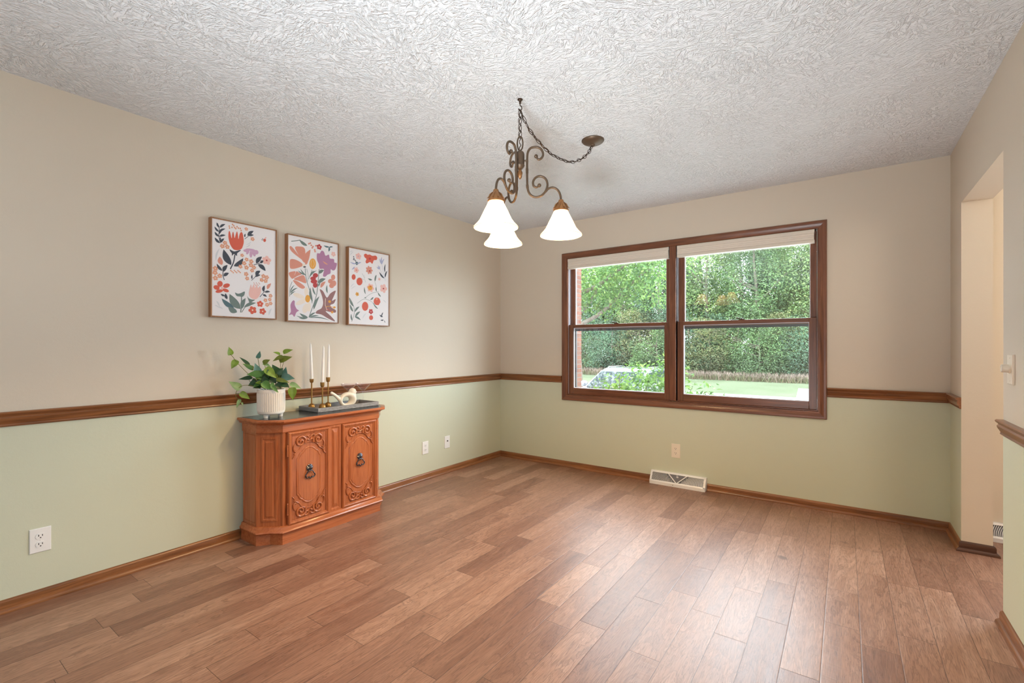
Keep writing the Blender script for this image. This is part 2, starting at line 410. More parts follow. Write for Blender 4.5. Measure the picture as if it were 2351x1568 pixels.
JA, JB, HD = -0.347, -1.246, 2.046                    # jambs and head of the opening to the hall
b = MB()
b.mi = 0; b.box(W, W+TH, JA, 0.0, 0, H); b.box(W, W+TH, JB, JA, HD, H); b.box(W, W+TH, RY1, JB, 0, H); b.box(W, W+TH, YR-0.14, RY0, 0, H); b.box(W, W+TH, RY0, RY1, 0, RZ0); b.box(W, W+TH, RY0, RY1, RZ1, H)
b.mi = 1; b.box(W-0.0008, W, JA+0.0004, 0.0, 0, RAIL); b.box(W-0.0008, W, RY1, JB-0.0004, 0, RAIL)
struct(b.build('wall_right', BG), 'right wall with an open doorway to the hall')
b = MB(); b.box(HX, HX+0.14, -4.1, 0.0, 0, H); struct(b.build('wall_hall', M['beige']), 'beige wall of the hall')
b = MB(); b.box(-0.14, W, YR-0.14, YR, 0, H)
struct(b.build('wall_rear', M['beige']), 'beige wall behind the camera')
b = MB(); b.box(W+TH, HX, -4.1, -3.97, 0, H); struct(b.build('wall_hall_end', M['beige']), 'beige end wall of the hall')

# ------------------------------------------------------------------ wood trim runs
BASE = [(0,0),(0.027,0),(0.027,0.005),(0.024,0.013),(0.017,0.019),(0.0125,0.021),(0.0125,0.043),(0.010,0.051),(0.006,0.055),(0,0.056)]
CHAIR = [(0,0),(0.007,0),(0.011,0.005),(0.009,0.012),(0.013,0.020),(0.019,0.030),(0.021,0.039),(0.016,0.046),(0.017,0.049),(0.025,0.056),(0.027,0.062),(0.022,0.067),(0,0.067)]
def run(b, p0, p1, n, prof, z0, m0=0, m1=0):
    p0 = Vector((p0[0], p0[1], 0)); p1 = Vector((p1[0], p1[1], 0)); n = Vector((n[0], n[1], 0)); d = (p1-p0).normalized()
    rings = []
    for p, m in ((p0, m0), (p1, m1)):
        rings.append([p + n*(q[0]) + d*(q[0]*m) + Vector((0,0,z0+q[1])) for q in prof])
    b.loft(rings, True, True)
CZ = 0.836
b = MB(); run(b, (0,YR), (0,0), (1,0), BASE, 0, 0, -1); struct(b.build('baseboard_left', M['oak_y'], smooth=40), 'oak baseboard with shoe along the left wall')
b = MB(); run(b, (0,0), (1.688,0), (0,-1), BASE, 0, 1, 0); run(b, (2.158,0), (W,0), (0,-1), BASE, 0, 0, -1)
struct(b.build('baseboard_back', M['oak_x'], smooth=40), 'oak baseboard under the window')
b = MB(); run(b, (W,0), (W,JA), (-1,0), BASE, 0, 1, 1); run(b, (W,JB), (W,YR), (-1,0), BASE, 0, 0, 0)
struct(b.build('baseboard_right', M['oak_y'], smooth=40), 'oak baseboard on the right wall')
b = MB(); run(b, (W,JA), (W+TH,JA), (0,-1), BASE, 0, -1, 1); run(b, (W+TH,JA), (W+TH,-0.02), (1,0), BASE, 0, -1, 0)
struct(b.build('baseboard_jamb', M['dark_oak_x'], smooth=40), 'dark baseboard wrapping the doorway jamb')
b = MB(); run(b, (W+TH,0), (3.79,0), (0,-1), BASE, 0); run(b, (4.26,0), (DX0-0.08,0), (0,-1), BASE, 0)
struct(b.build('baseboard_hall', M['oak_x'], smooth=40))
b = MB(); run(b, (0,YR), (0,0), (1,0), CHAIR, CZ, 0, -1); struct(b.build('trim_1', M['oak_y'], smooth=40), 'oak chair rail on the left wall')
b = MB(); run(b, (0,0), (0.775,0), (0,-1), CHAIR, CZ, 1, 0); struct(b.build('trim_2', M['oak_x'], smooth=40), 'oak chair rail between corner and window')
b = MB(); run(b, (2.986,0), (W,0), (0,-1), CHAIR, CZ-0.006, 0, -1); struct(b.build('trim_3', M['oak_x'], smooth=40), 'oak chair rail right of the window')
b = MB(); run(b, (W,0), (W,JA), (-1,0), CHAIR, CZ-0.006, 1, 0); struct(b.build('trim_4', M['oak_y'], smooth=40), 'short oak chair rail beside the doorway')
b = MB(); run(b, (W,JB), (W,RY1+0.08), (-1,0), CHAIR, CZ-0.020, 0, 0); struct(b.build('trim_5', M['oak_y'], smooth=40), 'oak chair rail on the near right wall')

# ------------------------------------------------------------------ windows
CAS = [(0.0,-0.0),(0.0,-0.012),(0.004,-0.019),(0.014,-0.020),(0.030,-0.014),(0.044,-0.011),(0.052,-0.011),(0.056,-0.008),(0.056,0.0)]   # inward offset, y
def frame_sweep(b, x0, x1, z0, z1, prof, mh=0, mv=1):
    """mitred four-sided frame; prof = (inward offset, y)"""
    def rings(o): return [(x0+o, z0+o), (x1-o, z0+o), (x1-o, z1-o), (x0+o, z1-o)]
    for k in range(4):
        b.mi = mh if k in (0, 2) else mv
        ra = [(rings(o)[k][0], y, rings(o)[k][1]) for o, y in prof]; rb = [(rings(o)[(k+1) % 4][0], y, rings(o)[(k+1) % 4][1]) for o, y in prof]
        b.loft([ra, rb], True, True)
def rect_frame(b, x0, x1, z0, z1, wl, wr, wb, wt, y0, y1, mh=0, mv=1):
    b.mi = mv; b.box(x0, x0+wl, y0, y1, z0, z1); b.box(x1-wr, x1, y0, y1, z0, z1)
    b.mi = mh; b.box(x0+wl, x1-wr, y0, y1, z0, z0+wb); b.box(x0+wl, x1-wr, y0, y1, z1-wt, z1)
WW = [M['win_x'], M['win_z']]
b = MB(); frame_sweep(b, 0.778, 2.985, 0.664, 2.126, CAS); struct(b.build('trim_6', WW, smooth=35), 'stained window casing')
b = MB(); b.box(1.846, 1.902, -0.012, 0.10, 0.727, 2.070); struct(b.build('trim_7', M['win_z'], bevel=0.004), 'stained mullion between the two windows')
LZ = 0.727; TZ = 2.070
def window(name, xl, xr, vx):
    b = MB(); b.box(xl, xr, -0.006, 0.012, LZ-0.004, LZ+0.001)
    root = struct(b.build(name, M['win_x']), 'double hung window, %s sash pair' % vx)
    b = MB()                                             # jamb lining: wood stops in front, head and sill
    b.box(xl-0.008, xl, -0.004, 0.015, LZ, TZ); b.box(xr, xr+0.008, -0.004, 0.015, LZ, TZ)
    b.box(xl-0.008, xr+0.008, -0.004, 0.16, TZ, TZ+0.008); b.box(xl-0.008, xr+0.008, 0.012, 0.16, LZ-0.007, LZ)
    b.build('jamb', M['win_z'], root)
    b = MB(); b.box(xl-0.008, xl, 0.015, 0.098, LZ, TZ); b.box(xr, xr+0.008, 0.015, 0.098, LZ, TZ)
    b.box(xl, xl+0.003, 0.050, 0.055, LZ, TZ); b.box(xr-0.003, xr, 0.050, 0.055, LZ, TZ); b.box(xl, xl+0.004, 0.016, 0.0195, 1.42, TZ)
    b.build('jamb_track', M['vinyl'], root)
    b = MB(); rect_frame(b, xl+0.003, xr-0.003, LZ, 1.414, 0.051, 0.049, 0.060, 0.032, 0.020, 0.049)
    lo = b.build('lower_sash', WW, root, bevel=0.003)
    b = MB(); frame_sweep(b, xl+0.050, xr-0.048, LZ+0.028, 1.388, [(0.0,0.024),(0.0,0.019),(0.004,0.019),(0.004,0.024)], 0, 1); b.build('glazing_stop', WW, lo)
    b = MB(); b.box(xl+0.052, xr-0.050, 0.034, 0.038, LZ+0.058, 1.384); b.build('glass', M['glass'], lo)
    b = MB(); rect_frame(b, xl+0.0525, xr-0.0505, LZ+0.059, 1.3835, 0.005, 0.005, 0.005, 0.005, 0.030, 0.042, 0, 0); b.build('spacer', M['vinyl'], lo)
    b = MB(); rect_frame(b, xl+0.005, xr-0.005, 1.372, TZ-0.004, 0.050, 0.042, 0.042, 0.045, 0.057, 0.080)
    up = b.build('upper_sash', WW, root, bevel=0.003)
    b = MB(); rect_frame(b, xl+0.005, xr-0.005, 1.352, TZ-0.004, 0.051, 0.043, 0.052, 0.046, 0.0801, 0.088, 0, 0); b.build('outer_face', M['screen_dark'], up)
    b = MB(); b.box(xl+0.053, xr-0.046, 0.070, 0.074, 1.412, TZ-0.047); b.build('glass', M['glass'], up)
    b = MB(); rect_frame(b, xl+0.0535, xr-0.0465, 1.4125, TZ-0.048, 0.005, 0.004, 0.004, 0.004, 0.066, 0.0795, 0, 0); b.build('spacer', M['vinyl'], up)
    b = MB(); rect_frame(b, xl+0.012, xr-0.012, LZ+0.004, TZ-0.004, 0.030, 0.022, 0.018, 0.02, 0.102, 0.122, 0, 0); b.build('screen_frame', M['screen_dark'], root)
    xc = (xl+xr)/2                                       # sash lock on the meeting rail
    b = MB(); b.box(xc-0.022, xc+0.022, 0.024, 0.044, 1.414, 1.418); b.lathe([(0.009,0),(0.009,0.006),(0.006,0.009)], 12, xc, 0.034, True, 1.418)
    b.tube([(xc,0.034,1.424),(xc-0.022,0.028,1.427),(xc-0.042,0.024,1.431)], [0.004,0.004,0.005], 8); b.build('sash_lock', M['dark_metal'], lo, smooth=40)
    return root
window('window_1', 0.838, 1.846, 'narrower left'); window('window_2', 1.902, 2.925, 'wider right')
def cell_shade(x0, x1, label):
    t = thing('cellular_shade', ((x0+x1)/2, 0.02, 1.97), label, 'window shade', 'raised shades in the window'); w = (x1-x0)/2
    b = MB(); b.box(-w, w, -0.022, 0.030, 0.072, 0.0995); b.build('headrail', M['shade_rail'], t, bevel=0.003)
    b = MB(); n = 7                                       # stacked pleats
    out = [];
    for i in range(n+1): out.append((-0.020 if i % 2 else -0.023, 0.022 + i*0.050/n))
    for i in range(n, -1, -1): out.append((0.026 if i % 2 else 0.029, 0.022 + i*0.050/n))
    b.prism([(p[0], p[1]) for p in out], 2*(w-0.003), 0, -(w-0.003)); b.build('pleated_fabric', M['shade_fabric'], t)
    b = MB(); b.box(-w, w, -0.022, 0.030, 0.0, 0.022); b.build('bottom_rail', M['shade_rail'], t, bevel=0.003)
cell_shade(0.838, 1.838, 'cream pleated shade pulled up over the narrower left window')
cell_shade(1.906, 2.908, 'cream pleated shade pulled up over the wider right window')
# out of view: side window added for light, glazed front entry in the hall
def plain_window(name, x0, x1, z0, z1, y, n):
    b = MB(); rect_frame(b, x0, x1, z0, z1, 0.05, 0.05, 0.05, 0.05, y-0.03, y+0.03)
    for i in range(1, n):
        xx = x0+(x1-x0)*i/n; b.mi = 1; b.box(xx-0.025, xx+0.025, y-0.03, y+0.03, z0+0.05, z1-0.05)
    r = struct(b.build(name, WW)); b = MB(); b.box(x0+0.04, x1-0.04, y-0.003, y+0.003, z0+0.04, z1-0.04); b.build('glass', M['glass'], r)
b = MB(); ym = (RY0+RY1)/2
for q in ((RY0, RY1, RZ0, RZ0+0.05), (RY0, RY1, RZ1-0.05, RZ1), (RY0, RY0+0.05, RZ0+0.05, RZ1-0.05), (RY1-0.05, RY1, RZ0+0.05, RZ1-0.05), (ym-0.03, ym+0.03, RZ0+0.05, RZ1-0.05)): b.box(W+0.04, W+0.10, *q)
r3 = struct(b.build('added_side_window', M['win_z']), 'side window added behind the camera to let in daylight'); b = MB(); b.box(W+0.068, W+0.072, RY0+0.04, RY1-0.04, RZ0+0.04, RZ1-0.04); b.build('glass', M['glass'], r3)
plain_window('door_1', DX0, DX1, 0.0, DZ, 0.08, 2)

# ------------------------------------------------------------------ outlets, dimmer, registers
def plate_mesh(w, h, d=0.006, r=0.004):
    b = MB(); rings = []
    for s, y in ((0, 0.0), (0, -d*0.55), (0.0025, -d)):
        rings.append([(-w/2+s, y, -h/2+s), (w/2-s, y, -h/2+s), (w/2-s, y, h/2-s), (-w/2+s, y, h/2-s)])
    b.loft(rings, True, True); return b
def outlet(loc, rot, mat, label, group='outlets and cover plates', kind='duplex', w=0.076, h=0.122):
    """built facing -y, centred on loc"""
    t = thing('wall_outlet' if kind == 'duplex' else 'cable_outlet', loc, label, 'outlet' if kind == 'duplex' else 'wall plate', group, rot)
    plate_mesh(w, h).build('cover_plate', mat, t)
    if kind == 'duplex':
        for s in (1, -1):
            zc = s*0.0195; b = MB(); pts = []
            for k in range(24):
                a = 2*PI*k/24; pts.append((0.0165*math.cos(a), max(-0.0125, min(0.0125, 0.0165*math.sin(a)))+zc))
            b.prism(pts, 0.0035, 1, -0.0085); rc = b.build('receptacle', mat, t)
            b = MB()
            for x in (-0.0063, 0.0063): b.box(x-0.0013, x+0.0013, -0.0089, -0.0083, zc-0.0005, zc+0.0075)
            b.M = Matrix.Translation((0, -0.0083, zc-0.0068)) @ Matrix.Rotation(R(90), 4, 'X'); b.lathe([(0.0026,0),(0.0026,0.0006)], 12)
            b.build('slots', M['slot'], rc)
        b = MB(); b.M = Matrix.Translation((0, -0.006, 0)) @ Matrix.Rotation(R(90), 4, 'X'); b.lathe([(0.003,0),(0.0028,0.0012),(0.001,0.0016)], 12); b.build('screw', mat, t, smooth=40)
    else:
        b = MB(); b.M = Matrix.Translation((0, -0.005, 0.012)) @ Matrix.Rotation(R(90), 4, 'X'); b.lathe([(0.0065,0),(0.0065,0.004),(0.0045,0.004),(0.0045,0.009),(0.0015,0.009)], 14); b.build('cable_jack', M['dark_metal'], t, smooth=40)
        for z in (0.044, -0.044):
            b = MB(); b.M = Matrix.Translation((0, -0.006, z)) @ Matrix.Rotation(R(90), 4, 'X'); b.lathe([(0.003,0),(0.0028,0.0012)], 12); b.build('screw', mat, t, smooth=40)
    return t
outlet((0.0003, -3.617, 0.287), R(90), M['plate_white'], 'white duplex outlet on the left wall nearest the camera', w=0.074, h=0.113)
outlet((0.0003, -1.134, 0.284), R(90), M['plate_white'], 'white duplex outlet on the left wall beyond the cabinet', w=0.074, h=0.113)
outlet((0.0003, -0.850, 0.288), R(90), M['plate_white'], 'white one-jack cable plate on the left wall near the corner', kind='jack', w=0.072, h=0.115)
outlet((1.899, -0.0003, 0.295), 0, M['plate_almond'], 'almond duplex outlet under the window above the white register', w=0.075, h=0.120)
t = thing('dimmer_switch', (W-0.0006, -1.378, 1.104), 'almond rotary dimmer on the near right wall above the chair rail', 'dimmer switch', None, R(-90))
plate_mesh(0.078, 0.122, 0.007).build('cover_plate', M['plate_almond'], t)
b = MB(); b.M = Matrix.Translation((0, -0.006, 0.004)) @ Matrix.Rotation(R(90), 4, 'X')
b.lathe([(0.020,0),(0.020,0.003),(0.0175,0.005),(0.0165,0.024),(0.015,0.026),(0.0105,0.0262),(0.0095,0.0245),(0.001,0.0245)], 28); b.build('dimmer_knob', M['plate_almond'], t, smooth=35)
for z in (0.047, -0.047):
    b = MB(); b.M = Matrix.Translation((0, -0.007, z)) @ Matrix.Rotation(R(90), 4, 'X'); b.lathe([(0.003,0),(0.0028,0.001)], 10); b.build('screw', M['plate_almond'], t)

def register(x0, x1, label):
    w = (x1-x0)/2; t = thing('baseboard_register', ((x0+x1)/2, -0.0005, 0), label, 'floor register', 'white baseboard registers')
    top, yt, yb, ht = 0.105, -0.026, -0.074, 0.024
    def face(u, k, off=0.0):       # k 0..1 up the sloping face
        z = ht + (top-ht)*k; y = yb + (yt-yb)*k
        nx = Vector((0, -(top-ht), -(yt-yb))).normalized()
        return Vector((u, y, z)) + Vector((0, nx.y, -nx.z if nx.z < 0 else nx.z))*off
    b = MB()                      # shell: ends, top, toe
    prof = [(0,0),(yb,0),(yb,ht),(yt,top),(0,top)]
    for xa, xb in ((-w, -w+0.004), (w-0.004, w)):
        b.loft([[(xa, p[0], p[1]) for p in prof], [(xb, p[0], p[1]) for p in prof]], True, True)
    b.box(-w+0.004, w-0.004, yb, yb+0.003, 0, ht); b.box(-w+0.004, w-0.004, yt, 0, top-0.004, top)
    def strip(u0, k0, u1, k1, hw, th=0.002):
        # flat bar on the face
        a = face(u0, k0); c = face(u1, k1); d = (c-a).normalized(); nrm = Vector((0, -(top-ht), (yt-yb)*1.0)); nrm = Vector((0, yb-yt, 0)).cross(Vector((1,0,0)))
        nrm = Vector((0, -(top-ht), yt-yb)).normalized(); s = d.cross(nrm).normalized()*hw
        q = [a-s, a+s, c+s, c-s]; b.loft([[p for p in q], [p + nrm*th for p in q]], True, True)
    strip(-w+0.002, 0.06, w-0.002, 0.06, 0.007); strip(-w+0.002, 0.94, w-0.002, 0.94, 0.007)
    strip(-w+0.008, 0.0, -w+0.008, 1.0, 0.008); strip(w-0.008, 0.0, w-0.008, 1.0, 0.008)
    strip(0, 0.08, -0.082, 0.93, 0.0035, 0.003); strip(0, 0.08, 0.082, 0.93, 0.0035, 0.003)
    b.build('housing', M['register'], t)
    b = MB(); q = [face(-w+0.004, 0.0), face(w-0.004, 0.0), face(w-0.004, 1.0), face(-w+0.004, 1.0)]
    b.loft([[p + Vector((0,0.012,0)) for p in q], [p + Vector((0,0.014,0)) for p in q]], True, True); b.build('throat', M['register_in'], t)
    n = 23; nrm = Vector((0, -(top-ht), yt-yb)).normalized(); fl = 0.094      # face length
    for s in (1, -1):
        b = MB()
        for i in range(n):
            rad = 0.022 + (w-0.030)*(i+1)/(n+0.6)
            pts = []
            for j in range(9):
                k = 0.10 + 0.82*j/8
                hgt = k*fl
                if hgt >= rad: break
                uu = math.sqrt(rad*rad - hgt*hgt) + 0.012
                if uu < 0.004 + k*0.088: break
                pts.append(face(s*uu, k))
            if len(pts) < 2: continue
            for p, q in zip(pts[:-1], pts[1:]):
                sd = Vector((0.0011, 0, 0)); b.loft([[p-sd, p+sd, q+sd, q-sd], [p-sd+nrm*-0.008+Vector((0.002*s,0,0)), p+sd+nrm*-0.008+Vector((0.002*s,0,0)), q+sd+nrm*-0.008+Vector((0.002*s,0,0)), q-sd+nrm*-0.008+Vector((0.002*s,0,0))]], True, True)
        b.build('louvers', M['register'], t)
    b = MB(); tri = [face(0, 0.2), face(0.064, 0.86), face(-0.064, 0.86)]
    b.loft([[p + nrm*-0.004 for p in tri], [p + nrm*-0.002 for p in tri]], True, True); b.build('mesh_panel', M['register_in'], t)
    b = MB(); p = face(0.0, 0.72); b.tube([p, p+nrm*0.010+Vector((0,0,0.004)), p+nrm*0.013+Vector((0,0,0.012))], 0.0035, 8); b.box(p.x-0.008, p.x+0.008, p.y-0.003, p.y+0.002, p.z-0.012, p.z+0.004); b.build('damper_lever', M['register'], t)
    b = MB(); p = face(-0.03, 0.02); b.ball((p.x, p.y-0.001, p.z-0.012), 0.003); b.build('screw', M['slot'], t)
    return t
register(1.692, 2.154, 'white metal baseboard register under the almond outlet in the window wall')
register(3.795, 4.255, 'white metal baseboard register glimpsed through the doorway in the hall')

# ------------------------------------------------------------------ framed prints
INK = {'D': lin(66,72,84), 'O': lin(214,98,78), 'P': lin(236,188,180), 'M': lin(204,164,192), 'T': lin(222,160,132), 'W': lin(214,216,220), 'Y': lin(228,164,72),
       'R': lin(186,70,72), 'B': lin(152,112,112), 'S': lin(216,146,128), 'V': lin(178,128,162), 'C': lin(240,226,212), 'K': lin(172,176,208), 'U': lin(84,112,122), 'G': lin(112,128,124)}
for k, c in INK.items(): M['ink_'+k] = m_plain('print ink '+k, c, 0.7)
M['paper'] = m_plain('white art board', lin(238,234,236), 0.7)
PRINT_A = [
('S','D',4,55,447,46,488,48,529,39,562),('L','D',49,537,34,566,12.1,0.15),('L','D',51,538,82,566,13.2,0.15),('L','D',46,512,22,539,12.1,0.15),
('L','D',48,513,82,538,12.1,0.15),('L','D',46,483,23,508,13.2,0.15),('L','D',48,484,84,499,12.1,0.15),('L','D',47,499,66,527,8.8,0.15),
('L','D',52,445,23,474,15.4,0.15),('L','D',56,449,76,478,13.2,0.15),('L','D',53,450,57,483,8.8,0.15),('E','T',104,558,4.3,0.9,0,-5.6),
('E','T',106,547,4.3,0.9,0,-5.6),('E','T',120,554,4.3,0.9,0,-5.6),('E','T',130,566,4.3,0.9,0,-5.6),('E','T',135,556,4.4,0.9,0,-5.6),
('E','T',123,572,4.3,0.9,0,-5.6),('E','T',142,551,4.4,0.9,0,-5.7),('E','T',157,557,4.4,0.9,0,-5.7),('E','T',168,557,4.4,0.9,0,-5.7),
('E','T',173,545,4.4,0.9,0,-5.7),('E','T',149,564,4.4,0.9,0,-5.7),('F','T',204,561,13.2,5,'C'),
('B','O',99,493,101,522,106,529,111,514,118,486,121,513,126,529,131,512,135,491,142,517,149,535,154,517,157,488,164,521,173,536,181,531,186,510,189,479,184,452,174,430,154,420,130,420,113,440,104,464),
('B','D',106,417,120,412,135,409,164,422,170,419,150,400,149,383,138,390,130,392,120,380,118,395,110,405),('S','D',6.5,137,390,128,340,110,297),
('L','D',115,322,72,411,39.6,0.15),('L','D',130,317,186,375,27.5,-0.2),('S','D',3,194,496,217,519,242,547),('L','D',211,520,249,558,18.7,0.15),
('L','D',219,521,250,532,13.2,0.15),('L','D',195,507,199,531,8.8,0.15),('E','O',318,511,9.1,1.7,0,-10.8),('L','P',321,520,329,535,8.8,0.15),
('L','D',308,508,296,515,3.9,0.15),('L','D',310,513,303,524,3.9,0.15),('F','T',242,505,15.4,5,'C'),('E','M',201,424,14.9,-0.3,-1.4,-8.5),
('E','M',213,417,7,-3.1,-7.6,-14.8),('E','M',232,408,9.2,1.5,0,-22.2),('E','M',250,416,9.2,5,7.1,-18.8),('E','M',265,425,10.4,10.6,9.4,-9.9),
('E','M',229,435,30.5,0.7,-1,-7.5),('F','T',80,452,15.4,5,'C'),('F','T',65,429,16.5,5,'C'),('F','T',93,430,16.5,5,'C'),('F','T',27,290,17.6,5,'C'),
('F','T',25,264,17.6,5,'C'),('F','T',51,248,16.5,5,'C'),('F','T',27,232,17.6,5,'C'),('F','T',179,392,13.2,5,'C'),('F','T',206,370,14.9,5,'C'),
('F','T',234,362,16.5,5,'C'),('F','T',191,344,16.5,5,'C'),('F','T',169,320,14.9,5,'C'),('F','T',205,319,16.5,5,'C'),('F','T',232,338,17.6,5,'C'),
('F','T',251,326,15.4,5,'C'),('F','T',239,305,14.9,5,'C'),('F','T',203,278,16.5,5,'C'),('F','T',209,251,14.9,5,'C'),('F','T',310,278,16.5,5,'C'),
('F','T',332,273,16.5,5,'C'),('F','T',299,252,15.4,5,'C'),('F','T',324,249,16.5,5,'C'),('F','T',323,123,15.4,5,'C'),('F','T',356,155,15.4,5,'C'),
('F','T',351,130,14.3,5,'C'),('F','T',334,95,16.5,5,'C'),('F','T',357,105,14.3,5,'C'),('E','T',113,288,3.8,0.5,0,-4.6),
('E','T',120,283,3.8,0.5,0,-4.6),('E','T',127,277,3.9,0.5,0,-4.6),('E','T',133,291,3.9,0.5,0,-4.6),('E','T',140,285,3.9,0.5,0,-4.6),
('E','T',147,280,3.9,0.5,0,-4.6),('E','T',154,293,3.9,0.5,0,-4.6),('E','T',161,288,3.9,0.5,0,-4.7),('E','T',168,283,3.9,0.5,0,-4.7),
('L','S',62,315,51,364,28.6,0.15),('L','D',65,280,34,319,16.5,0.15),('L','D',69,275,94,320,22,0.15),('L','D',73,249,102,272,18.7,0.15),
('S','D',4,76,226,69,251,69,284),('L','D',264,354,301,403,25.3,0.15),('S','D',4,250,343,276,354,308,371),('L','D',276,350,324,314,27.5,0.15),
('L','D',291,359,310,379,16.5,0.15),('F','P',331,383,34.1,5,'R'),('L','D',260,279,290,310,22,0.15),('L','D',257,268,292,284,14.3,0.15),
('L','D',239,250,240,280,8.8,0.15),('S','D',3,235,241,255,263,276,287),('E','O',52,200,15.3,1.7,0,-18.1),('E','O',88,193,19.2,7.6,3.2,-12.4),
('E','O',33,176,16.4,-4.8,-4.2,-13.1),('E','O',48,156,21,6,1.6,-9.7),('E','O',84,164,17.7,-5.2,-3.2,-9.8),('E','P',63,176,6.5,0.7,0,-7),
('B','P',219,159,224,186,232,216,238,195,250,221,257,195,268,220,276,197,289,212,295,182,285,149,263,125,237,128,223,141),
('E','S',250,228,2.6,0.3,0,-3.2),('E','S',255,221,2.6,0.3,0,-3.2),('E','S',260,214,2.6,0.3,0,-3.2),('E','S',265,230,2.6,0.3,0,-3.2),
('E','S',270,223,2.6,0.3,0,-3.2),('E','S',276,216,2.6,0.3,0,-3.2),('E','S',281,231,2.6,0.3,0,-3.2),('E','S',286,225,2.6,0.3,0,-3.2),
('B','G',209,140,219,127,239,121,257,121,245,111,229,99,222,101),('S','G',4,227,104,201,76,176,36),('L','S',334,196,359,237,19.8,0.15),
('S','D',3.5,287,141,305,164,319,182),('L','D',310,177,317,219,17.6,0.15),('L','D',318,175,354,181,13.2,0.15),('L','D',305,158,332,147,13.2,0.15),
('B','G',137,156,154,150,174,157,194,168,192,146,180,133,164,134,146,136),('S','G',5.5,175,134,175,87,170,35),('L','G',169,57,106,144,46.2,0.15),
('L','G',177,59,199,127,25.3,0.15),('L','G',190,69,264,102,19.8,0.15),('L','U',131,60,61,113,28.6,0.15),('L','G',149,35,98,65,33,0.15),
('L','D',92,111,83,146,16.5,0.15),('L','D',79,130,56,140,12.1,0.15),('F','O',242,54,29.7,5,'C'),('F','O',289,97,24.2,5,'C'),
('F','O',305,50,25.3,5,'C'),('L','W',29,336,50,414,9.9,0.15),('L','W',32,97,50,58,8.8,0.15),('L','W',41,62,69,49,7.7,0.15),
('L','W',23,71,50,53,6.6,0.15),('L','W',345,29,364,74,11,0.15),('L','W',229,471,199,445,5.5,0.15),('L','W',234,488,201,461,4.4,0.15),
]
